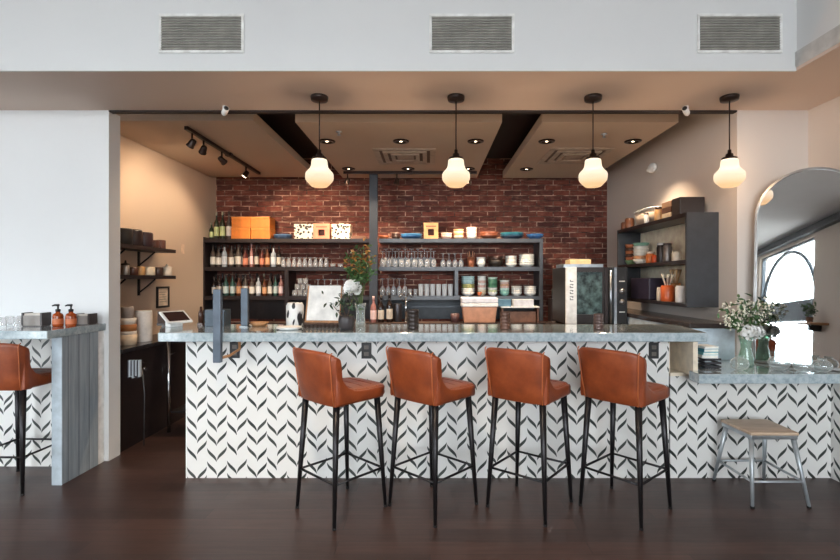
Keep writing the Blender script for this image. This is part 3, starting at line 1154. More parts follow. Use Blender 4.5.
TULIP = [(0.0, 0.0), (0.030, 0.001), (0.028, 0.006), (0.010, 0.012), (0.022, 0.04), (0.031, 0.08), (0.030, 0.11), (0.026, 0.128), (0.024, 0.128),
         (0.028, 0.10), (0.028, 0.08), (0.0, 0.02)]
glass_row('snifter_glass', inverted(TULIP, 0.128), GLINT_GLASS, [283.5 + 5.35 * k for k in range(9)], 6.33, ZSH[1], 'stubby stemmed glass on the middle left shelf', 'glass',
          'stubby glasses on the middle left shelf')
SAUC = [(0.0, 0.0), (0.030, 0.0), (0.042, 0.02), (0.043, 0.022), (0.0, 0.008)]
glass_row('coupe_saucer', [(0.0, 0.0), (0.03, 0.001), (0.03, 0.01), (0.038, 0.045), (0.036, 0.045), (0.028, 0.012), (0.0, 0.012)], GLINT_GLASS, [333, 340.5], 6.36, ZSH[1],
          'low clear dish right of the stubby stemmed glasses', 'glass', 'low dishes on the middle left shelf')
SMALL = tumbler(0.075, 0.033)
glass_row('stacked_tumbler', SMALL, GLINT_GLASS, [294.7, 300.2, 305.7, 311.2], 6.31, ZSH[2], 'small tumbler in the glass pyramid, bottom tier', 'glass',
          'tumblers in the pyramid, bottom tier')
glass_row('stacked_tumbler', SMALL, GLINT_GLASS, [297.4, 302.9, 308.4], 6.31, ZSH[2] + 0.0765, 'small tumbler in the glass pyramid, middle tier', 'glass',
          'tumblers in the pyramid, middle tier')
glass_row('stacked_tumbler', SMALL, GLINT_GLASS, [300.2, 305.7], 6.31, ZSH[2] + 0.153, 'small tumbler in the glass pyramid, top tier', 'glass',
          'tumblers in the pyramid, top tier')
glass_row('wine_glass', inverted(goblet(0.22, 0.038), 0.22), GLINT_GLASS, [318, 324.5, 331, 337.5, 344, 350.5], 6.33, ZSH[2], 'wine glass behind the menu board on the lowest left shelf', 'glass',
          'wine glasses on the lowest left shelf')
glass_row('wine_glass', inverted(goblet(0.21, 0.036), 0.21), GLINT_GLASS, [382.5 + 6.4 * k for k in range(9)], 6.30, ZSH[1], 'wine glass in the front row on the middle right shelf', 'glass',
          'wine glasses front row, middle right shelf')
glass_row('wine_glass', inverted(goblet(0.25, 0.036), 0.25), GLINT_GLASS, [386 + 6.4 * k for k in range(8)], 6.46, ZSH[1], 'wine glass in the rear row on the middle right shelf', 'glass',
          'wine glasses rear row, middle right shelf')
glass_row('coupe_glass', inverted(goblet(0.18, 0.034), 0.18), GLINT_GLASS, [443, 449, 455, 461], 6.31, ZSH[1], 'coupe glass beside the copper utensil cup', 'glass',
          'coupe glasses by the copper cup')
glass_row('wine_glass', inverted(goblet(0.23, 0.034), 0.23), GLINT_GLASS, [382.5 + 5.6 * k for k in range(5)], 6.31, ZSH[2], 'wine glass at the left end of the lowest right shelf', 'glass',
          'wine glasses, lowest right shelf')
glass_row('shot_glass', tumbler(0.09, 0.025), GLINT_GLASS, [410, 415.5], 6.31, ZSH[2], 'short glass between wine glasses and highball glasses', 'glass',
          'short glasses, lowest right shelf')
HIGHB = m_glass('highball_glass', (248, 249, 250), milk=0.55, edge=0.4)
glass_row('highball_glass', tumbler(0.155, 0.033), HIGHB, [421 + 5.9 * k for k in range(6)], 6.31, ZSH[2], 'tall straight highball glass on the lowest right shelf', 'glass',
          'highball glasses, lowest right shelf')


# ---- crockery stacks: each bowl a thing of its own
def bowl_prof(r, h):
    return [(0.0, 0.0), (r * 0.5, 0.0), (r * 0.52, h * 0.08), (r * 0.82, h * 0.4), (r, h), (r * 0.965, h), (r * 0.78, h * 0.45), (r * 0.45, h * 0.16), (0.0, h * 0.14)]


_bw = {}


def stack(px, y, z, r, h, step, cols, cat, name, desc, group, prof=None):
    """a pile of bowls or plates, from the bottom up"""
    n = len(cols)
    for i, c in enumerate(cols):
        key = (name, r, h, c)
        pos = 'at the bottom' if i == 0 else ('on top' if i == n - 1 else '%s from the bottom' % ORD[i])
        lab = ('%s, %s' % (desc, pos)) if n > 1 else desc
        loc = (sx_(px, y), y, z + 0.0005 + i * step)
        if key not in _bw:
            o = MB().lathe(prof(r, h) if prof else bowl_prof(r, h), 22).build(name, M(c, 0.3))
            o.location = loc
            tag(o, lab, cat, group if n > 1 else None)
            _bw[key] = o
        else:
            o = dup(_bw[key], loc, None, lab)
            if n > 1:
                o['group'] = group
            elif 'group' in o:
                del o['group']


def plate_prof(r, h):
    return [(0.0, 0.0), (r * 0.6, 0.0), (r * 0.65, h * 0.3), (r, h), (r * 0.985, h * 1.1), (r * 0.62, h * 0.5), (0.0, h * 0.45)]


z0, z1, z2 = ZSH
BL, BG, WT, CR, PK, CO = (74, 112, 160), (60, 128, 150), (232, 230, 224), (226, 206, 178), (222, 188, 176), (172, 92, 58)
GN, TE, OL, LB = (92, 142, 112), (140, 190, 178), (150, 150, 96), (176, 206, 208)
stack(283, 6.36, z0, 0.125, 0.028, 0.017, [(60, 76, 100), (70, 92, 124), (110, 138, 172)], 'plate', 'blue_plate', 'blue plate in the pile beside the orange boxes', 'blue plates by the orange boxes', plate_prof)
stack(384, 6.36, z0, 0.075, 0.05, 0.035, [(150, 84, 52)], 'bowl', 'copper_bowl', 'copper-brown bowl at the left end of the top right shelf', 'x')
stack(396, 6.36, z0, 0.065, 0.05, 0.03, [(70, 46, 40), (70, 46, 40)], 'bowl', 'brown_bowl', 'dark brown bowl left of the blue dishes on the top right shelf', 'dark brown bowls', None)
stack(411.5, 6.36, z0, 0.15, 0.045, 0.025, [(52, 96, 140), (84, 146, 190)], 'dish', 'blue_dish', 'wide blue dish next to the window-cut box', 'wide blue dishes')
stack(446.5, 6.36, z0, 0.075, 0.055, 0.03, [(222, 188, 176), (226, 196, 184)], 'bowl', 'pink_bowl', 'pale pink bowl right of the window-cut box', 'pink bowls')
stack(458.5, 6.36, z0, 0.070, 0.05, 0.028, [CR, (206, 150, 104), CR, (206, 150, 104)], 'bowl', 'tan_bowl', 'tan banded bowl on the top right shelf', 'tan bowls on the top right shelf')
stack(471.5, 6.36, z0, 0.070, 0.05, 0.026, [WT, CR, WT, CR, WT], 'bowl', 'cream_bowl', 'cream bowl left of the long copper dish', 'cream bowls on the top right shelf')
stack(489, 6.36, z0, 0.125, 0.065, 0.03, [(110, 60, 40), (126, 70, 48)], 'dish', 'copper_dish', 'wide copper dish on the top right shelf', 'copper dishes')
stack(512, 6.36, z0, 0.155, 0.038, 0.022, [(46, 62, 84), (60, 120, 140), (70, 150, 160)], 'plate', 'teal_plate', 'teal plate in the pile near the top shelf end', 'teal plates', plate_prof)
stack(535, 6.32, z0, 0.115, 0.038, 0.022, [(60, 100, 150), (74, 132, 190)], 'plate', 'blue_plate', 'bright blue plate at the right end of the top shelf', 'bright blue plates', plate_prof)
# middle right shelf
stack(481, 6.33, z1, 0.062, 0.07, 0.03, [WT, (240, 238, 230), WT], 'bowl', 'white_bowl', 'white bowl right of the copper utensil cup', 'white bowls by the copper cup')
stack(495.5, 6.36, z1, 0.105, 0.09, 0.05, [(48, 40, 34), (66, 44, 36)], 'bowl', 'dark_bowl', 'wide dark brown bowl in the middle of the middle right shelf', 'dark brown bowls, middle right shelf')
stack(511, 6.33, z1, 0.078, 0.05, 0.024, [WT, (214, 206, 196), WT, (214, 206, 196), WT], 'bowl', 'cream_bowl', 'cream bowl in the narrower pile, middle right shelf', 'cream bowls, narrower pile')
stack(526.5, 6.33, z1, 0.105, 0.05, 0.028, [WT, (222, 222, 214), WT, (222, 222, 214), WT], 'bowl', 'white_bowl', 'wide white bowl at the middle shelf end', 'wide white bowls')
# lowest right shelf
stack(468, 6.33, z2, 0.092, 0.05, 0.026, [WT, (226, 220, 210), WT, OL, OL, (150, 180, 184), LB, LB, LB], 'bowl', 'stacked_bowl', 'bowl in the tall blue and white pile, lowest right shelf', 'tall blue and white pile')
stack(481.8, 6.35, z2, 0.060, 0.05, 0.03, [CR, CR, WT, PK, WT, PK, WT, WT], 'bowl', 'stacked_bowl', 'bowl in the narrow cream pile, lowest right shelf', 'narrow cream pile')
stack(492.6, 6.33, z2, 0.066, 0.05, 0.028, [WT, (190, 200, 160), WT, GN, (70, 120, 90), GN, GN, (190, 214, 200)], 'bowl', 'stacked_bowl', 'bowl in the green-topped pile, lowest right shelf', 'green-topped pile')
stack(504.5, 6.33, z2, 0.066, 0.05, 0.026, [TE, TE, (200, 226, 220), PK, (206, 160, 130), PK, WT, (90, 66, 54)], 'bowl', 'stacked_bowl', 'bowl in the teal and tan pile, lowest right shelf', 'teal and tan pile')
stack(516.5, 6.33, z2, 0.073, 0.05, 0.026, [WT, (226, 218, 206), WT, (226, 218, 206)], 'bowl', 'stacked_bowl', 'white bowl in the second pile from the shelf end', 'white bowls, second pile from the right')
stack(530, 6.33, z2, 0.085, 0.05, 0.026, [WT, (236, 230, 222), WT, (236, 230, 222)], 'bowl', 'stacked_bowl', 'white bowl in the last pile, lowest shelf', 'white bowls, rightmost pile')
stack(479.5, 6.245, z2, 0.034, 0.05, 0.03, [CO], 'bowl', 'copper_bowl', 'small copper bowl in front of the narrow cream pile', 'x')

# copper cup with utensils
p = thing('utensil_cup', 'copper cup of utensils on the middle right shelf', 'utensil cup', (sx_(471, 6.33), 6.33, z1 + 0.0005))
MB().lathe([(0.0, 0.0), (0.044, 0.0), (0.050, 0.13), (0.047, 0.13), (0.041, 0.01), (0.0, 0.01)], 18).build('cup', M((196, 122, 88), 0.35, 0.4), p)
for k in range(6):
    a = k * 1.05
    MB().tube([(0.015 * math.cos(a), 0.015 * math.sin(a), 0.02), (0.045 * math.cos(a), 0.03 * math.sin(a), 0.19 + 0.01 * (k % 3))], 0.005, 6).build('utensil', M((206, 150, 116), 0.4), p)

# orange boxes
src = None
for k, (x0, x1, r_, lb_) in enumerate(((234, 253, 0, 'orange wooden box, lower left of the four on the top left shelf'),
                                       (253.6, 272.5, 0, 'orange wooden box, lower right of the four on the top left shelf'),
                                       (235, 253, 1, 'orange wooden box, upper left of the four on the top left shelf'),
                                       (254, 272, 1, 'orange wooden box, upper right of the four on the top left shelf'))):
    w = (sx_(253) - sx_(234.3)) / 2
    c = (sx_(x0) + sx_(x1)) / 2
    zz = z0 + 0.0005 + r_ * 0.1465
    if src is None:
        src = thing('orange_box', lb_, 'box', (c, 6.38, zz), 0, 'orange boxes on the top shelf')
        MB().box(-w, w, -0.11, 0.11, 0, 0.118).build('body', M((222, 126, 44), 0.5), src, bevel=0.004)
        MB().box(-w - 0.001, w + 0.001, -0.114, 0.113, 0.1185, 0.145).build('lid', M((228, 140, 60), 0.5), src, bevel=0.004)
    else:
        dup(src, (c, 6.38, zz), None, lb_)
FLOR = m_pattern('black_floral_print', (44, 38, 40), (236, 228, 206), 26.0)
for px, lb_ in ((305, 'white box with black floral print beside the blue plates'), (342, 'white box with black floral print left of the dark board')):
    b = thing('patterned_box', lb_, 'box', (sx_(px, 6.36), 6.36, z0 + 0.0005), 0, 'floral printed boxes')
    MB().box(-0.122, 0.122, -0.08, 0.08, 0, 0.16).build('body', FLOR, b, bevel=0.006)
    MB().box(-0.125, 0.125, -0.083, 0.083, 0.1605, 0.198).build('lid', FLOR, b, bevel=0.006)


def window_box(px, c, w, h, lb_):
    b = thing('window_cut_box', lb_, 'box', (sx_(px, 6.35), 6.35, z0 + 0.0005), 0, 'boxes with a cut window')
    mb = MB()
    mb.box(-w, -w * 0.42, -0.07, 0.07, 0, h).box(w * 0.42, w, -0.07, 0.07, 0, h)
    mb.box(-w * 0.42, w * 0.42, -0.07, 0.07, 0, h * 0.22).box(-w * 0.42, w * 0.42, -0.07, 0.07, h * 0.62, h)
    mb.build('carton', M(c, 0.6), b)
    MB().box(-w * 0.42, w * 0.42, -0.02, 0.06, h * 0.2205, h * 0.6195).build('dark_inside', M((74, 40, 34), 0.7), b)
    MB().box(-w * 0.7, w * 0.7, -0.0715, -0.0702, h * 0.74, h * 0.82).build('printed_band', M((150, 96, 74), 0.6), b)


window_box(322.5, (214, 142, 112), 0.105, 0.205, 'salmon box with a cut-out window between the floral boxes')
window_box(431, (216, 168, 116), 0.095, 0.215, 'tan box with a cut-out window on the top right shelf')
b = MB().box(-0.10, 0.10, -0.08, 0.08, 0, 0.022).box(-0.09, 0.09, -0.075, 0.075, 0.0225, 0.042).build('cutting_board_pile', M((120, 84, 64), 0.6), None, 0.003)
tag(b, 'flat brown boards at the right end of the top left shelf', 'board')
b.location = (sx_(359, 6.36), 6.36, z0 + 0.0005)

# ================================================================== BACK COUNTER GOODS
ZB = 0.8985


def wine(px, kind, y, h, lb_):
    g, l, c, d = BT[kind]
    b = make_bottle(0.038, h, 0.014, g, l, c, 'wine_bottle')
    b.location = (sx_(px, y), y, ZB)
    tag(b, lb_, 'bottle', 'wine bottles on the back counter')


wine(373.5, 'pink', 6.02, 0.33, 'pinkish wine bottle nearest the steel column on the back counter')
wine(381, 'dark', 6.02, 0.34, 'dark wine bottle with cream label in the middle of the three')
wine(389.5, 'dark', 6.02, 0.37, 'taller dark wine bottle with white label, rightmost of the three')
t = thing('tap_tower', 'chrome tap with two curved spouts on the back counter', 'tap', (sx_(406, 6.02), 6.02, ZB))
MB().cyl(0.03, 0, 0.015, 16).build('flange', CHROME, t)
MB().tube([(0, 0, 0.015), (0, 0, 0.33)], 0.012, 10).build('column', CHROME, t)
for s in (-1, 1):
    MB().tube([(0, 0, 0.31), (s * 0.03, -0.02, 0.36), (s * 0.06, -0.04, 0.36), (s * 0.075, -0.05, 0.31)], 0.009, 8).build('spout', CHROME, t)
    MB().tube([(s * 0.02, 0, 0.26), (s * 0.05, -0.02, 0.28)], [0.008, 0.012], 8).build('handle', BLACK, t)
t = thing('storage_tub', 'clear copper-tinted tub with white lid on the back counter', 'tub', (sx_(479, 6.04), 6.04, ZB))
MB().rings([[(-0.19, -0.10, 0), (0.19, -0.10, 0), (0.19, 0.10, 0), (-0.19, 0.10, 0)],
            [(-0.215, -0.115, 0.20), (0.215, -0.115, 0.20), (0.215, 0.115, 0.20), (-0.215, 0.115, 0.20)]], True, False).build('tub', M((196, 146, 120), 0.3), t, bevel=0.01)
MB().box(-0.225, 0.225, -0.125, 0.125, 0.2005, 0.245).build('lid', WHITEP, t, bevel=0.008)
MB().box(-0.225, 0.225, -0.125, 0.125, 0.246, 0.315).build('upper_tray', M((226, 224, 230), 0.4), t, bevel=0.012)
t = thing('riser_shelf', 'small white-topped riser to the right of the clear tub', 'riser', (sx_(519, 6.06), 6.06, ZB))
MB().box(-0.24, 0.24, -0.1, 0.1, 0.185, 0.20).build('board', WHITEP, t)
for s in (-1, 1):
    MB().box(s * 0.22 - 0.01, s * 0.22 + 0.01, -0.09, 0.09, 0, 0.1845).build('leg', M((110, 76, 60), 0.5), t)
b = MB().box(-0.085, 0.085, -0.07, 0.07, 0, 0.09).build('blue_carton', M((84, 124, 146), 0.5), None, 0.004)
tag(b, 'small blue carton on the white riser', 'box')
b.location = (sx_(503.5, 6.05), 6.05, ZB + 0.2005)
b = MB().box(-0.125, 0.125, -0.07, 0.07, 0, 0.088).build('white_carton', M((224, 224, 228), 0.5), None, 0.004)
tag(b, 'long white carton on the white riser', 'box')
b.location = (sx_(522.7, 6.05), 6.05, ZB + 0.2005)
b = MB().box(-0.2, 0.2, -0.06, 0.06, 0, 0.14).build('wooden_crate', M((112, 78, 60), 0.5, var=0.2), None, 0.004)
tag(b, 'low brown crate under the white riser', 'crate')
b.location = (sx_(519, 6.06), 6.06, ZB)
b = MB().lathe([(0.0, 0.0), (0.05, 0.0), (0.055, 0.11), (0.05, 0.11), (0.045, 0.01), (0.0, 0.01)], 18).build('dark_jug', M((84, 60, 62), 0.3), None)
tag(b, 'small dark jug left of the clear tub', 'jug')
b.location = (sx_(455, 6.02), 6.02, ZB)
b = MB().cyl(0.1, 0, 0.23, 20).build('ice_bucket', M((60, 58, 62), 0.3, 0.5), None, 0.006)
tag(b, 'dark round bucket between the tap and the wine bottles', 'bucket')
b.location = (sx_(397.5, 6.07) - 0.0, 6.12, ZB)
b.scale = (0.55, 0.55, 1)

# oven
os_ = thing('oven_stand', 'dark cabinet standing under the oven behind the bar', 'cabinet', (1.70, 4.97, 0))
MB().box(-0.34, 0.345, 0.0, 0.62, 0, 0.915).build('cabinet_body', SHELFD, os_)
MB().box(-0.345, 0.35, -0.01, 0.63, 0.9155, 0.95).build('worktop', M((60, 52, 50), 0.22), os_)
ov = thing('convection_oven', 'countertop oven with white side strip and glass door on the back counter', 'oven', (0, 5.0, 0.951))
X0, X1, X2, X3, X4 = ax(566, 5.0), ax(576.5, 5.0), ax(604.5, 5.0), ax(616.5, 5.0), ax(627, 5.0)
OZ = 0.612
MB().box(X0, X4, 0.03, 0.56, 0.02, OZ).build('body', BLACK, ov, bevel=0.008)
MB().box(X0, X1, -0.012, 0.029, 0.02, OZ).build('white_strip', WHITEP, ov, bevel=0.003)
MB().box(X1 + 0.001, X2, 0.0, 0.029, 0.02, 0.12).box(X1 + 0.001, X2, 0.0, 0.029, OZ - 0.05, OZ).box(
    X2 - 0.02, X2, 0.0, 0.029, 0.12, OZ - 0.05).build('door_frame', M((40, 34, 34), 0.3), ov)
t = NT('oven_window_reflections')
bb = t.bsdf(t.ramp(t.noise(t.obj(), 14.0, 3), [(0.35, rgb(34, 44, 46)), (0.65, rgb(92, 114, 114))]), 0.08)  # teal reflections in the door glass, painted as mottled colour
MB().box(X1 + 0.002, X2 - 0.021, 0.008, 0.028, 0.121, OZ - 0.051).build('door_glass', t.m, ov)
MB().box(X2 + 0.002, X2 + 0.03, -0.01, 0.029, 0.02, OZ).build('steel_jamb', M((66, 60, 60), 0.3, 0.6), ov)
MB().tube([(X2 + 0.055, -0.03, 0.03), (X2 + 0.055, -0.03, OZ - 0.03)], 0.012, 10).build('door_handle', STEEL, ov)
MB().box(X3 - 0.028, X3, -0.01, 0.029, 0.02, OZ).build('steel_edge', STEEL, ov)
cp = MB().box(X3 + 0.001, X4, -0.008, 0.029, 0.02, OZ).build('control_panel', BLACK, ov, bevel=0.003)
for z in (0.36, 0.25):
    k = MB().lathe([(0.0, 0.02), (0.028, 0.018), (0.03, 0.0)], 18, mat=Matrix.Translation(((X3 + X4) / 2, -0.0085, z)) @ Matrix.Rotation(R(90), 4, 'X')).build('knob', M((120, 116, 114), 0.3, 0.6), cp)
for k, z in enumerate((0.14, 0.46)):
    MB().box((X3 + X4) / 2 - 0.03, (X3 + X4) / 2 + 0.03, -0.0095, -0.0082, z, z + 0.012).build('marking', M((200, 196, 190), 0.4), cp)
let = MB()
for k in range(7):
    zz = 0.27 + k * 0.032
    xx = (X0 + X1) / 2
    let.box(xx - 0.018, xx + 0.018, -0.0132, -0.0121, zz, zz + 0.007)
    if k % 2 == 0:
        let.box(xx - 0.018, xx - 0.010, -0.0132, -0.0121, zz + 0.007, zz + 0.020)
    else:
        let.box(xx + 0.008, xx + 0.016, -0.0132, -0.0121, zz - 0.008, zz)
let.build('lettering', M((70, 74, 76), 0.5), ov)
for xx in (X0 + 0.04, X4 - 0.04):
    for yy in (0.08, 0.5):
        MB().cyl(0.018, 0, 0.02, 10, (xx, yy)).build('foot', BLACK, ov)
b = MB().box(-0.23, 0.19, -0.15, 0.15, 0, 0.012).box(-0.23, 0.19, -0.15, -0.14, 0.012, 0.035).box(-0.23, 0.19, 0.14, 0.15, 0.012, 0.035).box(
    -0.23, -0.22, -0.14, 0.14, 0.012, 0.035).box(0.18, 0.19, -0.14, 0.14, 0.012, 0.035).build('baking_tray', STEEL, None)
tag(b, 'shallow steel tray lying on the oven', 'tray')
b.location = (ax(582, 5.2), 5.24, 0.951 + OZ + 0.0005)
b = MB().box(-0.115, 0.115, -0.09, 0.09, 0, 0.075).build('tan_box', M((226, 196, 146), 0.5), None, 0.008)
tag(b, 'tan box sitting in the tray on top of the oven', 'box')
b.location = (ax(579, 5.2), 5.24, 0.951 + OZ + 0.013)
t = thing('bottle_cooler', 'dark narrow appliance between the shelf unit and the oven', 'appliance', (ax(553, 6.1), 6.1, ZB))
MB().box(-0.04, 0.04, -0.1, 0.1, 0, 0.30).build('body', M((44, 34, 34), 0.35), t, bevel=0.008)
MB().cyl(0.02, 0.3005, 0.42, 12).build('spout', BLACK, t)
for k in range(2):
    MB().box(-0.02, 0.0, -0.104, -0.1005, 0.14 + k * 0.05, 0.165 + k * 0.05).build('button', M((210, 200, 190), 0.4), t)

# ================================================================== RIGHT WALL CABINET
cb = thing('wall_cabinet', 'black open cabinet hung on the right bay wall', 'cabinet', (2.425, 4.03, 1.20))
CBK = M((56, 58, 62), 0.45)
MB().box(-0.269, -0.001, 0, 0.025, 0, 0.80).build('end_panel', CBK, cb)
MB().box(-0.269, -0.001, 1.475, 1.50, 0, 0.80).build('end_panel', CBK, cb)
MB().box(-0.269, -0.001, 0.0255, 1.4745, 0, 0.03).build('bottom_board', SHELFD, cb)
MB().box(-0.269, -0.001, 0.0255, 1.4745, 0.765, 0.80).build('top_board', SHELFD, cb)
MB().box(-0.269, -0.012, 0.0255, 1.4745, 0.37, 0.40).build('shelf', SHELFD, cb)
MB().box(-0.011, -0.001, 0.0255, 1.4745, 0.0305, 0.7645).build('back_board', M((246, 230, 208), 0.5), cb)  # board colour lifted to stand in for warm light inside the cabinet


def on_cab(px, z, xx=2.29):
    return Vector((xx, F * xx / (px - CX), z + 0.0005))


Z_U, Z_L, Z_T = 1.60, 1.23, 2.00
for k, (px, cols, lb_) in enumerate(((631, [(120, 150, 110), (170, 96, 60), (90, 60, 48), (186, 110, 70), (90, 60, 48), (186, 110, 70)], 'brown bowl in the far pile, upper cabinet shelf'),
                                     (641, [(232, 224, 210), (206, 150, 110), (232, 224, 210), (232, 224, 210), (226, 220, 208), (120, 160, 140)], 'pale bowl in the near pile, upper cabinet shelf'))):
    n = len(cols)
    for i, c in enumerate(cols):
        q = on_cab(px, Z_U + i * 0.035)
        pos = 'at the bottom' if i == 0 else ('on top' if i == n - 1 else '%s from the bottom' % ORD[i])
        o = MB().lathe(bowl_prof(0.085 if k else 0.065, 0.055), 20).build('stacked_bowl', M(c, 0.35))
        o.location = q
        tag(o, '%s, %s' % (lb_, pos), 'bowl', 'cabinet bowls, %s pile' % ('near' if k else 'far'))


def jar(px, z, r, h, c, name, label, lid=None, xx=2.27, metal=0.0, cat='jar'):
    t = thing(name, label, cat, on_cab(px, z, xx))
    MB().lathe([(0.0, 0.0), (r * 0.95, 0.0), (r, h * 0.06), (r, h * 0.86), (r * 0.9, h * 0.93), (r * 0.86, h), (0.0, h)], 18).build('body', M(c, 0.3, metal), t)
    if lid:
        MB().lathe([(r * 0.9, h + 0.0005), (r * 0.92, h + 0.02), (0.0, h + 0.024)], 18).build('lid', M(lid, 0.3), t)
    return t


jar(650.5, Z_U, 0.045, 0.10, (206, 112, 52), 'orange_jar', 'orange jar with pale lid next to the pale bowls', (226, 206, 186))
jar(655.5, Z_U, 0.040, 0.08, (196, 80, 40), 'orange_jar', 'smaller red-orange jar beside the metal canister')
jar(661.5, Z_U, 0.045, 0.17, (52, 46, 46), 'steel_canister', 'dark canister on the upper shelf of the wall cabinet', (190, 190, 190), metal=0.4, cat='canister')
jar(667.5, Z_U, 0.042, 0.16, (120, 112, 108), 'steel_canister', 'grey canister on the upper shelf of the wall cabinet', (60, 54, 52), metal=0.5, cat='canister')
jar(677, Z_U, 0.045, 0.09, (236, 224, 206), 'cream_jar', 'cream jar near the front end of the upper cabinet shelf')
b = MB().box(-0.10, 0.10, -0.22, 0.22, 0, 0.22).build('dark_bin', M((48, 42, 58), 0.5), None, 0.012)
tag(b, 'dark purple bin on the lower shelf of the wall cabinet', 'bin')
b.location = (2.28, 5.0, Z_L + 0.0005)
t = jar(667.5, Z_L, 0.060, 0.15, (200, 92, 44), 'utensil_crock', 'orange crock full of cream utensils in the wall cabinet', cat='crock', xx=2.22)
for k in range(6):
    a = k * 1.05
    MB().tube([(0.02 * math.cos(a), 0.02 * math.sin(a), 0.151), (0.04 * math.cos(a), 0.05 * math.sin(a), 0.22), (0.045 * math.cos(a), 0.06 * math.sin(a), 0.25)],
              [0.006, 0.008, 0.016], 8).build('utensil', CREAM, t)
t = jar(675.5, Z_L, 0.052, 0.17, (176, 124, 78), 'utensil_crock', 'tan crock holding wooden spoons in the wall cabinet', cat='crock', xx=2.355)
for k in range(4):
    a = k * 1.5
    MB().tube([(0.015 * math.cos(a), 0.015 * math.sin(a), 0.171), (0.04 * math.cos(a), 0.04 * math.sin(a), 0.26), (0.045 * math.cos(a), 0.045 * math.sin(a), 0.30)],
              [0.006, 0.007, 0.015], 8).build('wooden_spoon', M((214, 178, 136), 0.5), t)
jar(681, Z_L, 0.046, 0.15, (232, 226, 222), 'white_cup', 'white cup at the front end of the lower cabinet shelf', cat='cup', xx=2.23)
jar(660.5, Z_L, 0.035, 0.13, (226, 214, 196), 'cream_cup', 'cream cup between the purple bin and the orange crock', cat='cup', xx=2.23)
# on top of the cabinet
b = MB().box(-0.11, 0.11, -0.07, 0.07, 0, 0.155).build('black_box', M((46, 38, 38), 0.5), None, 0.006)
tag(b, 'black box at the near end on top of the wall cabinet', 'box')
b.location = (2.285, 4.25, Z_T + 0.0005)
for k, (c, lb_) in enumerate((((196, 176, 150), 'tan flat box at the bottom of the pile on the wall cabinet'), ((92, 60, 46), 'brown flat box in the middle of the pile on the wall cabinet'),
                              ((160, 124, 96), 'light brown flat box topmost of the pile on the wall cabinet'))):
    b = MB().box(-0.09, 0.09, -0.09, 0.09, 0, 0.052).build('flat_box', M(c, 0.6), None, 0.004)
    tag(b, lb_, 'box', 'flat boxes on the wall cabinet')
    b.location = (2.29, 4.47, Z_T + 0.0005 + k * 0.0525)
t = thing('white_basin', 'white tapered basin on top of the wall cabinet', 'basin', (2.312, 5.02, Z_T + 0.0005))


def rrect(hx, hy, z, n=24, p=4):
    return [(hx * math.copysign(abs(math.cos(a)) ** (2 / p), math.cos(a)), hy * math.copysign(abs(math.sin(a)) ** (2 / p), math.sin(a)), z)
            for a in [2 * PI * i / n for i in range(n)]]


MB().rings([rrect(0.07, 0.18, 0), rrect(0.088, 0.23, 0.06), rrect(0.100, 0.25, 0.15)], True).build('basin_body', M((226, 208, 190), 0.4), t)
MB().rings([rrect(0.100, 0.25, 0.1505), rrect(0.107, 0.258, 0.153), rrect(0.107, 0.258, 0.165), rrect(0.095, 0.24, 0.170)], True).build('rim', WHITEP, t)
jar(659, Z_T, 0.04, 0.115, (206, 160, 110), 'honey_jar', 'tan jar with dark lid between basin and flat boxes', (60, 40, 34), xx=2.22)
jar(646.5, Z_T, 0.024, 0.085, (236, 230, 220), 'white_jar', 'small white jar with black lid in front of the basin', (40, 34, 32), xx=2.178)
jar(629.5, Z_T, 0.05, 0.115, (110, 70, 50), 'brown_jar', 'brown jar behind the basin on the wall cabinet', xx=2.22)
jar(625, Z_T, 0.045, 0.085, (124, 80, 58), 'brown_jar', 'short brown jar at the far end on the wall cabinet', xx=2.22)

# side counter along the right bay wall
sc_ = thing('side_cabinet', 'pale blue-grey cabinet with black worktop along the right bay wall', 'cabinet', (2.425, 3.815, 0))
MB().box(-0.355, -0.002, 0, 2.05, 0, 1.045).build('cabinet_body', M((196, 210, 220), 0.4), sc_)
MB().box(-0.365, -0.002, -0.012, 2.05, 1.0455, 1.085).build('worktop', M((60, 52, 50), 0.22), sc_, bevel=0.004)

# ================================================================== LEFT SIDE OF THE BAY
for z, ln, lb_ in ((1.75, 0, 'upper black bracket shelf on the left bay wall'), (1.475, 1, 'lower black bracket shelf on the left bay wall')):
    s = thing('bracket_shelf', lb_, 'shelf', (-2.93, 4.0, z), 0, 'black bracket shelves')
    MB().box(0.003, 0.23, 0.0, 1.10, -0.035, 0.0).build('board', SHELFD, s)
    for y in (0.35, 0.82):
        br_ = MB().box(0.0015, 0.012, y - 0.015, y + 0.015, -0.20, -0.036)
        br_.tube([(0.012, y, -0.17), (0.10, y, -0.10), (0.17, y, -0.037)], 0.008, 6).build('bracket', BLACKM, s)
XS = -2.81


def on_left(px, z, name, label, cat, r, h, c, metal=0.0, lid=None, xx=XS):
    y = F * xx / (px - CX)
    t = thing(name, label, cat, (xx, y, z + 0.0005))
    MB().lathe([(0.0, 0.0), (r * 0.93, 0.0), (r, h * 0.07), (r, h * 0.9), (r * 0.93, h), (0.0, h)], 20).build('body', M(c, 0.35, metal), t)
    if lid:
        MB().lathe([(r * 1.02, h + 0.0005), (r * 1.02, h + 0.015), (r * 0.3, h + 0.022), (r * 0.2, h + 0.045), (0.0, h + 0.047)], 20).build('lid', M(lid, 0.35, metal), t)
    return t


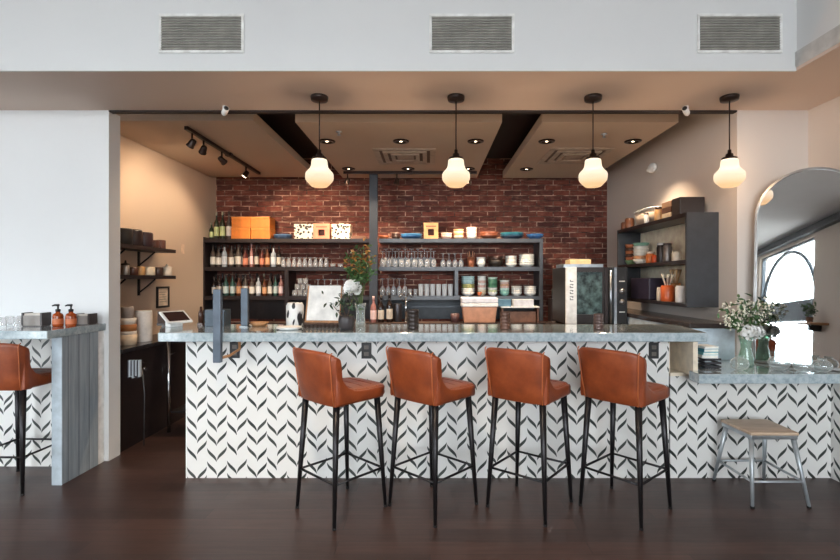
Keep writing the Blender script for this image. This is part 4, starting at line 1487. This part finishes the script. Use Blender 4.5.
on_left(123.5, 1.75, 'dark_pot', 'dark pot beside the wall edge on the upper bracket shelf', 'pot', 0.075, 0.15, (32, 30, 30))
on_left(133.5, 1.75, 'dark_pot', 'second dark pot on the upper bracket shelf', 'pot', 0.075, 0.155, (40, 28, 30))
on_left(144.0, 1.75, 'dark_pot', 'dark purple-brown pot, third on the upper bracket shelf', 'pot', 0.08, 0.145, (50, 33, 38))
on_left(154.5, 1.75, 'brown_tin', 'brown tin right of the dark pots on the upper bracket shelf', 'tin', 0.045, 0.085, (84, 54, 46))
on_left(160.5, 1.75, 'brown_tin', 'brown tin nearest the end of the upper bracket shelf', 'tin', 0.05, 0.095, (92, 58, 48))
on_left(125.5, 1.475, 'steel_jar', 'steel jar with lid on the lower bracket shelf', 'jar', 0.035, 0.09, (176, 172, 168), 0.8, (90, 84, 80))
on_left(133, 1.475, 'brown_cup', 'brown cup on the lower bracket shelf', 'cup', 0.045, 0.075, (84, 52, 40))
on_left(140.5, 1.475, 'tan_jar', 'tan jar in the middle of the lower bracket shelf', 'jar', 0.04, 0.085, (206, 158, 104))
on_left(149, 1.475, 'cream_cup', 'cream cup right of the tan jar on the lower bracket shelf', 'cup', 0.055, 0.085, (236, 218, 190))
on_left(158, 1.475, 'dark_cup', 'dark cup near the end of the lower bracket shelf', 'cup', 0.05, 0.085, (70, 50, 42))
on_left(167, 1.475, 'white_teapot', 'small white pot at the end of the lower bracket shelf', 'pot', 0.05, 0.08, (236, 220, 200), 0, (226, 208, 186))

fr_ = thing('framed_certificate', 'small black-framed certificate on the left bay wall', 'picture frame', (-2.93, 5.25, at(162, 297, 5.25).z))
hy, hz = 0.12, 0.115
mb = MB()
for s in (-1, 1):
    mb.box(0.002, 0.018, min(s * hy, s * (hy - 0.02)), max(s * hy, s * (hy - 0.02)), -hz, hz)
    mb.box(0.002, 0.018, -hy + 0.02, hy - 0.02, min(s * hz, s * (hz - 0.02)), max(s * hz, s * (hz - 0.02)))
mb.build('frame', BLACK, fr_)
MB().box(0.002, 0.008, -hy + 0.02, hy - 0.02, -hz + 0.02, hz - 0.02).build('paper', M((232, 212, 190), 0.6), fr_)
ln = MB()
for k in range(5):
    ln.box(0.0081, 0.0085, -0.07, 0.07 - 0.02 * (k % 2), 0.05 - k * 0.026, 0.055 - k * 0.026)
ln.build('print_lines', M((150, 130, 116), 0.6), fr_)
b = MB().box(0.0015, 0.007, -0.035, 0.035, -0.055, 0.055).box(0.0071, 0.012, -0.012, 0.012, -0.02, 0.02).build('switch_plate', M((226, 200, 176), 0.5), None, 0.002)
tag(b, 'cream switch plate on the left bay wall between shelves and bottles', 'switch')
b.location = (-2.93, 5.68, at(193, 249, 5.68).z)

lc = thing('side_counter', 'black-topped dark counter along the left bay wall', 'counter', (-2.925, 3.97, 0))
MB().box(0.002, 0.36, 0.0, 1.75, 0, 0.82).build('cabinet_body', SHELFD, lc)
MB().box(0.002, 0.385, -0.005, 1.75, 0.8205, 0.855).build('worktop', M((44, 42, 46), 0.2), lc, bevel=0.004)
for k in range(3):
    MB().tube([(0.375, 0.2 + 0.5 * k, 0.70), (0.375, 0.36 + 0.5 * k, 0.70)], 0.006, 6).build('drawer_pull', CHROME, lc)
# layered filter stack and white canister
xx, yy = -2.70, F * -2.70 / (127.5 - CX)
t = thing('filter_stack', 'stack of white and brown paper cups on the left bay counter', 'paper cups', (xx, yy, 0.8555))
for k, (r0, h0, h1, c) in enumerate(((0.075, 0.0, 0.09, (236, 210, 180)), (0.072, 0.0905, 0.12, (236, 226, 214)), (0.07, 0.1205, 0.18, (172, 112, 64)),
                                     (0.068, 0.1805, 0.235, (238, 228, 216)))):
    MB().lathe([(0.0, h0), (r0, h0), (r0 * 1.03, h1), (0.0, h1)], 20).build('paper_layer', M(c, 0.6), t)
MB().lathe([(0.0, 0.236), (0.05, 0.236), (0.052, 0.33), (0.045, 0.335), (0.0, 0.335)], 18).build('grey_cup', M((158, 148, 142), 0.4), t)
xx, yy = -2.69, F * -2.69 / (143.5 - CX)
t = thing('white_canister', 'tall white cylinder canister on the left bay counter', 'canister', (xx, yy, 0.8555))
MB().cyl(0.073, 0, 0.275, 24).build('body', M((224, 218, 212), 0.45), t, bevel=0.004)
MB().cyl(0.070, 0.2755, 0.287, 24).build('lid', WHITEP, t)

wt = thing('work_table', 'steel work table behind the left end of the bar', 'table', (-2.2, 4.5, 0))
MB().box(-0.28, 0.9, -0.02, 0.38, 0.87, 0.90).build('tabletop', STEEL, wt)
for x in (-0.255, 0.86):
    for y in (0.01, 0.34):
        MB().tube([(x, y, 0.0), (x, y, 0.869)], 0.016, 10).build('leg', CHROME, wt)
MB().box(-0.24, 0.86, 0.02, 0.34, 0.18, 0.195).build('undershelf', M((60, 54, 54), 0.4, 0.6), wt)
t = thing('hand_sink_tap', 'chrome sink tap with sprayer hose by the dark counter', 'tap', (-2.50, 4.12, 0.66))
MB().tube([(-0.063, 0, 0), (0.03, 0, 0)], 0.012, 8).build('body', CHROME, t)
for y in (-0.05, 0.05):
    MB().tube([(0.0, y, 0.0), (0.03, y, 0.0)], 0.014, 8).build('knob', CHROME, t)
MB().tube([(0.03, 0, 0), (0.05, 0, -0.2), (0.045, 0, -0.65)], 0.005, 8).build('hose', M((90, 90, 92), 0.4, 0.6), t)

b = MB()
for k in range(8):
    x0 = -0.052 + k * 0.013
    b.box(x0, x0 + 0.0125, -0.012 - 0.004 * (k % 2), 0.012, -0.15 + 0.01 * (k % 3), 0.0)
t_ = NT('striped_cloth')
sp = t_.n('ShaderNodeSeparateXYZ')
t_.link(t_.obj(), sp.inputs[0])
g = t_.math('GREATER_THAN', t_.math('FRACT', t_.math('MULTIPLY', sp.outputs[0], 38.0)), 0.5)
t_.bsdf(t_.mix(g, rgb(60, 60, 66), rgb(196, 204, 210)), 0.8)
b = b.build('hanging_cloth', t_.m, None)
tag(b, 'striped grey cloth hanging at the dark counter', 'cloth')
b.location = (-2.475, 4.02, 0.76)

# ================================================================== THINGS ON THE BAR COUNTER
ZT = 1.0665


def on_bar(px, y):
    return Vector((ax(px, y), y, ZT))


# tablet till
t = thing('pos_tablet', 'white-framed tablet till on the left end of the counter', 'tablet', on_bar(177.5, 3.72), R(58))
q = Matrix.Translation((0, 0.02, 0.075)) @ Matrix.Rotation(R(-57), 4, 'X') @ Matrix.Rotation(R(0), 4, 'Z')
MB().box(-0.10, 0.10, -0.008, 0.008, -0.075, 0.075, q).build('bezel', WHITEP, t, bevel=0.004)
MB().box(-0.082, 0.082, -0.0095, -0.0082, -0.058, 0.058, q).build('screen', M((54, 34, 34), 0.15), t)
MB().prism([(-0.05, 0.01), (0.05, 0.01), (0.04, 0.10), (-0.04, 0.10)], 0, 0.06).build('stand', WHITEP, t, bevel=0.004)
t = thing('card_rack', 'dark rack of gold cards left of the tablet till', 'card rack', on_bar(163, 3.87), R(25))
MB().box(-0.04, 0.04, -0.05, 0.05, 0, 0.018).build('rack', M((48, 34, 30), 0.4), t)
for k in range(5):
    qq = Matrix.Translation((0, -0.036 + k * 0.018, 0.06)) @ Matrix.Rotation(R(-18), 4, 'X')
    MB().box(-0.036, 0.036, -0.002, 0.002, -0.04, 0.055, qq).build('card', M((170, 124, 70) if k % 2 else (64, 44, 36), 0.4), t)
b = MB().box(-0.075, 0.075, -0.065, 0.065, 0, 0.13).box(-0.06, 0.06, -0.0665, -0.0652, 0.03, 0.06).build('receipt_printer', M((66, 80, 92), 0.4), None, 0.008)
tag(b, 'blue-grey receipt printer behind the front divider post', 'printer')
b.location = on_bar(218, 3.83)
b = MB().box(-0.02, 0.02, -0.02, 0.02, 0, 0.02).lathe([(0.0, 0.02), (0.02, 0.02), (0.02, 0.1), (0.008, 0.12), (0.008, 0.15), (0.0, 0.15)], 12).build('oil_cruet', M((70, 44, 34), 0.25), None)
tag(b, 'small brown cruet right of the tablet till', 'cruet')
b.location = on_bar(201, 3.86)
b = MB().lathe([(0.0, 0.0), (0.05, 0.0), (0.075, 0.03), (0.072, 0.032), (0.048, 0.006), (0.0, 0.006)], 20).build('wooden_dish', OAKW, None)
tag(b, 'small wooden dish right of the rear divider post', 'dish')
b.location = on_bar(259, 3.80)
# white jar with brush pattern and saucers
t = NT('ink_brush_print')
o_ = t.obj()
w_ = t.noise(t.scaled(o_, 26.0, 26.0, 9.0), 1.0, 1, 0.4)
t.bsdf(t.ramp(w_, [(0.58, rgb(238, 236, 232)), (0.61, rgb(44, 42, 44))]), 0.35)
b = MB().lathe([(0.0, 0.0), (0.062, 0.0), (0.067, 0.01), (0.068, 0.16), (0.060, 0.178), (0.055, 0.185), (0.05, 0.18), (0.0, 0.17)], 24).build('ink_print_jar', t.m, None)
tag(b, 'white jar with black brush print left of the menu board', 'jar')
b.location = on_bar(295, 3.80)
for k in range(2):
    b = MB().lathe([(0.0, 0.0), (0.055, 0.0), (0.092, 0.012), (0.09, 0.014), (0.055, 0.004), (0.0, 0.004)], 26).build('white_saucer', WHITEP, None)
    tag(b, 'white saucer in front of the brush print jar, %s of two' % ('upper' if k else 'lower'), 'saucer', 'white saucers')
    b.location = on_bar(289, 3.52) + Vector((0, 0, 0.0085 * k))
# menu board
t = thing('menu_board', 'blank white menu board leaning on a wooden easel', 'menu board', on_bar(324, 3.78), R(-4))
q = Matrix.Translation((0, 0.0, 0.178)) @ Matrix.Rotation(R(-16), 4, 'X')
MB().box(-0.128, 0.128, -0.005, 0.005, -0.135, 0.145, q).build('board', M((228, 226, 222), 0.5), t)
MB().box(-0.143, 0.134, 0.0055, 0.013, -0.15, 0.148, q).build('easel_back', OAKW, t)
MB().box(-0.14, 0.14, -0.06, -0.012, 0.0, 0.022).build('easel_ledge', DARKW, t)
MB().tube([(0, 0.06, 0.16), (0, 0.13, 0.004)], 0.008, 6).build('easel_leg', OAKW, t)
src = None
for k in range(9):
    loc = on_bar(305 + 4.0 * k, 3.60 + 0.02 * (k % 2))
    lab = 'small dark pine cone by the menu board, %s from left' % ORD[k]
    if src is None:
        mb = MB()
        for j in range(26):
            a = j * 2.4
            zz = 0.003 + 0.026 * j / 26
            rr = 0.011 * math.sin(PI * (0.2 + 0.75 * j / 26))
            mb.leaf((rr * 0.4 * math.cos(a), rr * 0.4 * math.sin(a), zz), (rr * math.cos(a), rr * math.sin(a), 0.006), 0.004)
        mb.sphere((0, 0, 0.0145), 0.009, 8, 6, 1, 1, 1.5)
        src = mb.build('pine_cone', M((62, 44, 36), 0.7, var=0.3, scale=60), None)
        tag(src, lab, 'pine cone', 'pine cones along the menu board')
        src.location = loc
    else:
        dup(src, loc, k * 1.3, lab)


def foliage(mb, base, tips, nleaf, lw, ll):
    for tp in tips:
        for k in range(nleaf):
            f = random.uniform(0.45, 1.05)
            p = base.lerp(tp, f) + Vector((random.gauss(0, 1), random.gauss(0, 1), random.gauss(0, 1))) * 0.022
            d = Vector((random.gauss(0, 1), random.gauss(0, 1), random.gauss(0.3, 0.8))).normalized() * ll * random.uniform(0.6, 1.2)
            mb.leaf(p, d, lw * random.uniform(0.7, 1.2))


# dark pot plant
t = thing('potted_plant', 'small leafy plant in a dark pot in front of the menu board edge', 'potted plant', on_bar(346.5, 3.50))
MB().lathe([(0.0, 0.0), (0.045, 0.0), (0.057, 0.03), (0.06, 0.08), (0.054, 0.105), (0.05, 0.105), (0.05, 0.09), (0.0, 0.09)], 22).build('pot', M((58, 54, 56), 0.4), t)
mb = MB()
foliage(mb, Vector((0, 0, 0.09)), [Vector((-0.12, 0.0, 0.20)), Vector((-0.05, -0.04, 0.24)), Vector((0.04, 0.02, 0.25)), Vector((0.08, -0.03, 0.17)), Vector((-0.02, 0.04, 0.26))], 14, 0.009, 0.05)
mb.build('foliage', LEAFD, t)
st = MB()
for e in ((-0.1, 0.0, 0.18), (-0.04, -0.03, 0.22), (0.035, 0.02, 0.22)):
    st.tube([(0, 0, 0.08), (e[0] * 0.4, e[1] * 0.4, e[2] * 0.6), e], 0.0025, 5)
st.build('stem', M((96, 70, 50), 0.6), t)
# glass vase with hydrangea and tall branches
t = thing('flower_vase', 'clear vase with white hydrangea and tall autumn branches on the counter', 'flower vase', on_bar(360.5, 3.79))
MB().lathe([(0.0, 0.0), (0.036, 0.0), (0.04, 0.012), (0.034, 0.08), (0.038, 0.15), (0.046, 0.18), (0.043, 0.18), (0.031, 0.08), (0.034, 0.014), (0.0, 0.012)], 22).build('glass_vase', VGLASS, t)
mb = MB()
for k in range(230):
    a, b_ = random.uniform(0, 2 * PI), math.acos(random.uniform(-0.7, 1))
    d = Vector((math.sin(b_) * math.cos(a), math.sin(b_) * math.sin(a), math.cos(b_)))
    p = Vector((-0.058, -0.03, 0.30)) + d * 0.050 * random.uniform(0.85, 1.1)
    tang = d.cross(Vector((random.random(), random.random(), random.random()))).normalized()
    mb.leaf(p, (tang + d * 0.6) * 0.028, 0.013, d)
mb.sphere((-0.058, -0.03, 0.30), 0.040, 14, 9)
mb.build('hydrangea', PETAL, t)
base = Vector((0, 0, 0.17))
tips = [Vector((-0.09, 0.04, 0.53)), Vector((-0.04, 0.0, 0.59)), Vector((0.02, 0.04, 0.60)), Vector((0.06, 0.0, 0.56)), Vector((0.0, -0.05, 0.50)), Vector((-0.07, 0.0, 0.44)),
        Vector((0.06, 0.03, 0.46))]
mb = MB()
foliage(mb, base, tips, 42, 0.010, 0.05)
mb.build('green_leaves', LEAFG, t)
mb = MB()
foliage(mb, base + Vector((0, 0, 0.12)), tips[:4], 24, 0.010, 0.045)
mb.build('autumn_leaves', LEAFO, t)
mb = MB()
for tp in tips:
    mb.tube([(0, 0, 0.03), base.lerp(tp, 0.3), tp], 0.003, 5)
mb.tube([(0, 0, 0.03), (-0.02, -0.01, 0.18), (-0.055, -0.028, 0.24)], 0.003, 5)
mb.build('stem', STEMG, t)


def candle(px, y, r, h, c, label, metal=0.3):
    t = thing('candle_cup', label, 'candle cup', on_bar(px, y), 0, 'ribbed dark cups on the counter')
    mb = MB()
    prof = [(0.0, 0.0), (r * 0.95, 0.0)]
    n = 5
    for k in range(n):
        a, b_ = h * (k + 0.15) / n, h * (k + 0.75) / n
        prof += [(r, a), (r, b_), (r * 0.93, b_ + h * 0.03), (r * 0.93, h * (k + 0.97) / n)]
    prof += [(r * 0.92, h), (r * 0.82, h), (r * 0.82, h * 0.2), (0.0, h * 0.2)]
    mb.lathe(prof, 22).build('cup', M(c, 0.3, metal), t)
    MB().cyl(r * 0.78, h * 0.21, h * 0.8, 18).build('wax', M((226, 210, 186), 0.5), t)
    return t


candle(413, 3.55, 0.043, 0.145, (54, 46, 44), 'dark ribbed cup between the vase and the clear tub')
candle(505, 3.55, 0.039, 0.125, (104, 74, 62), 'bronze ribbed cup right of the clear tub')
candle(598.5, 3.52, 0.036, 0.115, (96, 78, 74), 'bronze ribbed cup in front of the oven')

# ================================================================== THINGS ON THE LEFT BAR
ZL = 1.0905


def soap(px, label):
    y = 3.52
    t = thing('pump_bottle', label, 'pump bottle', (ax(px, y), y, ZL), R(20), 'amber pump bottles')
    MB().lathe([(0.0, 0.0), (0.032, 0.0), (0.034, 0.006), (0.034, 0.075), (0.03, 0.09), (0.014, 0.10), (0.014, 0.108), (0.0, 0.108)], 20).build('bottle_body', M((150, 66, 26), 0.12, 0, 0.2, 25), t)
    MB().lathe([(0.0345, 0.018), (0.0352, 0.02), (0.0352, 0.055), (0.0345, 0.057)], 20).build('label', M((196, 110, 66), 0.5), t)
    MB().lathe([(0.0, 0.1085), (0.016, 0.1085), (0.016, 0.125), (0.006, 0.128), (0.006, 0.15), (0.0, 0.15)], 14).build('pump_collar', BLACK, t)
    MB().tube([(0.008, 0, 0.154), (-0.02, 0, 0.156), (-0.036, 0, 0.15)], [0.009, 0.007, 0.005], 8).build('pump_head', BLACK, t)


soap(58, 'amber pump bottle, farther from the counter end, on the left bar')
soap(71, 'amber pump bottle next to the end caddy on the left bar')


def caddy(px, y, w, h, label):
    t = thing('napkin_caddy', label, 'caddy', (ax(px, y), y, ZL), 0, 'grey caddies on the left bar')
    MB().box(-w, w, -0.045, 0.045, 0, 0.006).build('tray', M((96, 90, 88), 0.4), t)
    for s in (-1, 1):
        MB().box(s * w - 0.006, s * w + 0.006, -0.045, 0.045, 0.0065, h).build('side', M((70, 64, 64), 0.4), t)
    MB().box(-w + 0.007, w - 0.007, -0.045, -0.038, 0.0065, h * 0.8).build('front', M((150, 142, 136), 0.4), t)
    MB().box(-w + 0.008, w - 0.008, -0.036, 0.036, 0.0065, h * 0.95).build('napkins', M((206, 196, 186), 0.7), t)


caddy(36.5, 3.55, 0.068, 0.10, 'grey napkin caddy between the glasses and pump bottles')
caddy(86, 3.66, 0.05, 0.085, 'grey napkin caddy at the end of the left bar')
src = None
for k, (px, y) in enumerate(((3, 3.42), (10, 3.52), (16.5, 3.42), (21.5, 3.56))):
    lab = 'clear tumbler on the left bar, %s from the left edge' % ORD[k]
    loc = (ax(px, y), y, ZL)
    if src is None:
        src = tag(lathe_thing('clear_tumbler', tumbler(0.075, 0.026), GLASS), lab, 'glass', 'clear tumblers on the left bar')
        src.location = loc
    else:
        dup(src, loc, None, lab)

# ================================================================== THINGS ON THE LOW COUNTER
ZQ = 0.8025


def on_low(px, y):
    return Vector((ax(px, y), y, ZQ))


t = thing('wire_basket', 'dark slatted basket on the low counter beside the cream panel', 'basket', on_low(708, 3.47))
for z in (0.004, 0.03, 0.056):
    mb = MB()
    for s in (-1, 1):
        mb.box(-0.058, 0.058, s * 0.06 - 0.004, s * 0.06 + 0.004, z, z + 0.014)
        mb.box(s * 0.054 - 0.004, s * 0.054 + 0.004, -0.056, 0.056, z, z + 0.014)
    mb.build('slat_band', M((66, 64, 68), 0.4, 0.4), t)
MB().box(-0.05, 0.05, -0.055, 0.055, 0.0, 0.0035).build('floor_board', BLACK, t)
cols = ((236, 236, 232), (120, 190, 196), (60, 140, 160), (232, 234, 232))
labs_ = ('white book lying lowest on the slatted basket', 'pale teal book lying second on the slatted basket', 'deep teal book lying third on the slatted basket',
         'white book lying topmost on the slatted basket')
zz = ZQ + 0.0705
for k in range(4):
    b = thing('paperback_book', labs_[k], 'book', (ax(706, 3.47), 3.47, zz), R(4 * (k - 1)), 'books on the slatted basket')
    hgt = (0.022, 0.02, 0.024, 0.016)[k]
    MB().box(-0.055, 0.055, -0.06, 0.06, 0.0, 0.003).box(-0.055, 0.055, -0.06, 0.06, hgt - 0.003, hgt).box(-0.055, -0.052, -0.06, 0.06, 0.003, hgt - 0.003).build('cover', M(cols[k], 0.5), b)
    MB().box(-0.0515, 0.053, -0.058, 0.058, 0.0032, hgt - 0.0032).build('pages', M((240, 236, 226), 0.7), b)
    zz += hgt + 0.0006

t = thing('flower_vase', 'green glass vase of white flowers in front of the arched mirror', 'flower vase', on_low(746, 3.50))
MB().lathe([(0.0, 0.0), (0.045, 0.0), (0.052, 0.015), (0.05, 0.06), (0.034, 0.13), (0.036, 0.17), (0.052, 0.22), (0.049, 0.22), (0.033, 0.17), (0.031, 0.13), (0.046, 0.06),
            (0.046, 0.02), (0.0, 0.015)], 22).build('glass_vase', m_glass('green_vase_glass', (206, 228, 216), 0.2), t)
base = Vector((0, 0, 0.2))
tips = [Vector((-0.15, 0.0, 0.44)), Vector((-0.10, -0.03, 0.40)), Vector((-0.05, -0.03, 0.47)), Vector((0.0, 0.0, 0.46)), Vector((0.06, -0.03, 0.46)), Vector((0.12, -0.06, 0.42)), Vector((-0.14, 0.02, 0.34))]
mb = MB()
foliage(mb, base, tips, 24, 0.009, 0.05)
mb.build('foliage', LEAFG, t)
mb = MB()
for tp in tips:
    mb.tube([(0, 0, 0.03), base, tp], 0.0028, 5)
mb.build('stem', STEMG, t)
mb = MB()
for c_, rr, n in (((-0.0, -0.04, 0.245), 0.05, 110), ((0.06, -0.03, 0.25), 0.04, 80)):
    for k in range(n):
        a, b_ = random.uniform(0, 2 * PI), math.acos(random.uniform(-0.8, 1))
        d = Vector((math.sin(b_) * math.cos(a), math.sin(b_) * math.sin(a), math.cos(b_)))
        mb.leaf(Vector(c_) + d * rr * 0.9, (d.cross(Vector((random.random(), random.random(), random.random()))).normalized() + d * 0.4) * 0.026, 0.012, d)
    mb.sphere(c_, rr * 0.7, 12, 8)
mb.build('white_blooms', PETAL, t)
mb = MB()
for tp in tips:
    for k in range(34):
        p = base.lerp(tp, random.uniform(0.55, 1.1)) + Vector((random.gauss(0, 1), random.gauss(0, 1), random.gauss(0, 1))) * 0.02
        mb.sphere(p, random.uniform(0.004, 0.009), 6, 4)
tag(mb.build('filler_flowers', M((236, 232, 214), 0.6), t), kind='stuff')


def round_vase(px, y, r, label, sq=0.8, ribs=0):
    t = thing('round_glass_vase', label, 'glass vase', on_low(px, y), 0, 'round glass vases')
    mb = MB()
    seg = 32
    rs = []
    for j in range(15):
        th = PI * (0.06 + 0.80 * j / 14)
        rr = r * math.sin(th)
        z = r * sq * (math.cos(0.06 * PI) - math.cos(th))
        rs.append([(rr * (1 + (0.03 * math.cos(8 * 2 * PI * i / seg) if ribs else 0)) * math.cos(2 * PI * i / seg),
                    rr * (1 + (0.03 * math.cos(8 * 2 * PI * i / seg) if ribs else 0)) * math.sin(2 * PI * i / seg), z) for i in range(seg)])
    mb.rings(rs, False)
    k = len(mb.v)
    mb.f.append(tuple(reversed(range(seg))))
    mb.sm.append(False)
    o = mb.build('glass_bowl', VGLASS, t)
    zt = r * sq * (math.cos(0.06 * PI) - math.cos(PI * 0.86))
    MB().lathe([(r * 0.42, zt), (r * 0.45, zt + 0.012), (r * 0.42, zt + 0.012)], 28).build('rim', VGLASS, t)
    return t


round_vase(739.5, 3.34, 0.058, 'round clear vase in front of the white flowers')
round_vase(779, 3.36, 0.066, 'round clear vase at the foot of the mirror, right of the flowers', 0.75, 1)
round_vase(803, 3.27, 0.058, 'ribbed round vase before the mirror, left of the pair', 0.75, 1)
round_vase(822, 3.27, 0.058, 'ribbed round vase before the mirror, nearest the right wall', 0.75, 1)

# ---- arched mirror leaning across the corner
a_, th_ = R(47.2), R(3.3)
mw, mh = 0.655, 1.43
d_ = Vector((math.cos(a_), -math.sin(a_), 0))
nh = Vector((-math.sin(a_), -math.cos(a_), 0))
u_ = Vector((0, 0, math.cos(th_))) - nh * math.sin(th_)
n_ = nh * math.cos(th_) + Vector((0, 0, math.sin(th_)))
B0 = Vector((2.469, 3.665, 0.812))
rm = Matrix((d_, u_, n_)).transposed().to_4x4()
rm.translation = B0 + d_ * mw / 2
mir = thing('arched_mirror', 'tall arched mirror leaning in the corner on the low counter', 'mirror', (0, 0, 0))
mir.matrix_world = rm


def arch(w, h, ins, n=28):
    r = w / 2 - ins
    pts = [(-r, ins), (r, ins)]
    for k in range(n + 1):
        a = PI * k / n
        pts.append((r * math.cos(a), h - w / 2 + r * math.sin(a)))
    return pts


mb = MB()
ip, op = arch(mw, mh, 0.012), arch(mw, mh, -0.004)
rs = []
for (xi, yi), (xo, yo) in zip(ip, op):
    rs.append([(xo, yo, -0.018), (xo, yo, 0.008), (xi, yi, 0.008), (xi, yi, -0.018)])
mb.rings(rs, False, False, closed=True)
mb.build('frame', M((158, 156, 154), 0.3, 0.7), mir)
ip = arch(mw, mh, 0.011)
t = NT('silvered_glass')
t.bsdf(t.mix(t.noise(t.obj(), 2.0), rgb(226, 230, 232), rgb(232, 234, 236)), 0.015, 1.0)
mb = MB()
mb.add([(x, y, 0.0) for x, y in ip] + [(x, y, -0.012) for x, y in ip],
       [tuple(range(len(ip))), tuple(reversed(range(len(ip), 2 * len(ip))))])
mb.build('mirror_glass', t.m, mir)

# things of the room that the mirror shows
for i, (x, y) in enumerate(((-0.87, 1.31), (-0.60, 0.89))):
    downlight(x, y, ZC, 'recessed downlight in the main ceiling seen in the mirror, %s' % ('higher on the glass' if i else 'next to the pendant reflection'), 20)
q = SM @ Vector((1.75, -0.002, 1.47))
rzs = math.atan2(-E_.y, -E_.x)
sh = thing('plant_shelf', 'small wooden wall shelf seen in the mirror', 'shelf', q, rzs)
MB().box(-0.32, 0.32, 0.0, 0.30, -0.04, 0.0).build('board', OAKW, sh)
MB().box(-0.02, 0.02, 0.0, 0.22, -0.16, -0.041).build('bracket', BLACKM, sh)
t = thing('potted_fern', 'small leafy plant on the wooden wall shelf seen in the mirror', 'potted plant', SM @ Vector((1.75, -0.20, 1.4705)))
MB().lathe([(0.0, 0.0), (0.05, 0.0), (0.065, 0.11), (0.058, 0.11), (0.05, 0.1), (0.0, 0.1)], 18).build('pot', M((120, 84, 62), 0.6), t)
mb = MB()
foliage(mb, Vector((0, 0, 0.08)), [Vector((0.14 * math.cos(a), 0.06 * math.sin(a), 0.24 + 0.08 * (a % 2))) for a in (0, 1, 2, 3, 4, 5)], 26, 0.016, 0.07)
mb.build('foliage', LEAFG, t)

# ================================================================== LIGHT
wld = bpy.data.worlds.new('day_sky')
scene.world = wld
wld.use_nodes = True
nt = wld.node_tree
bg = nt.nodes['Background']
bg.inputs[0].default_value = (0.86, 0.94, 1.0, 1)
bg.inputs[1].default_value = 18.5


def portal(name, loc, rot, sx, sy):
    d = bpy.data.lights.new(name, 'AREA')
    d.shape = 'RECTANGLE'
    d.size, d.size_y = sx, sy
    d.cycles.is_portal = True
    o = bpy.data.objects.new(name, d)
    COL.objects.link(o)
    o.location = loc
    o.rotation_euler = rot


for h0, h1, b, tp in rear_holes:
    portal('window_portal', ((h0 + h1) / 2, -4.99, (b + tp) / 2), (R(90), 0, 0), h1 - h0, tp - b)
for h0, h1, b, tp in store_holes:
    c_ = SM @ Vector(((h0 + h1) / 2, -0.02, (b + tp) / 2))
    portal('window_portal', c_, (SM.to_3x3() @ Vector((0, -1, 0))).to_track_quat('-Z', 'Z').to_euler(), h1 - h0, tp - b)

# ================================================================== CAMERA
cam = bpy.data.cameras.new('camera')
cam.sensor_width = 36.0
cam.lens = F / 840.0 * 36.0
cam.shift_x = -(CX - 420.0) / 840.0
cam.clip_start = 0.02
co = bpy.data.objects.new('camera', cam)
COL.objects.link(co)
co.location = (0, 0, H)
co.rotation_euler = (R(90), 0, 0)
scene.camera = co

vs = scene.view_settings
vs.view_transform = 'Standard'
vs.look = 'None'
vs.gamma = 1.0
vs.use_curve_mapping = False
vs.exposure = 0.0
scene.cycles.max_bounces = 10
scene.cycles.transparent_max_bounces = 16
scene.cycles.use_denoising = True
scene.cycles.sample_clamp_indirect = 6.0
scene.cycles.caustics_reflective = False
scene.cycles.caustics_refractive = False
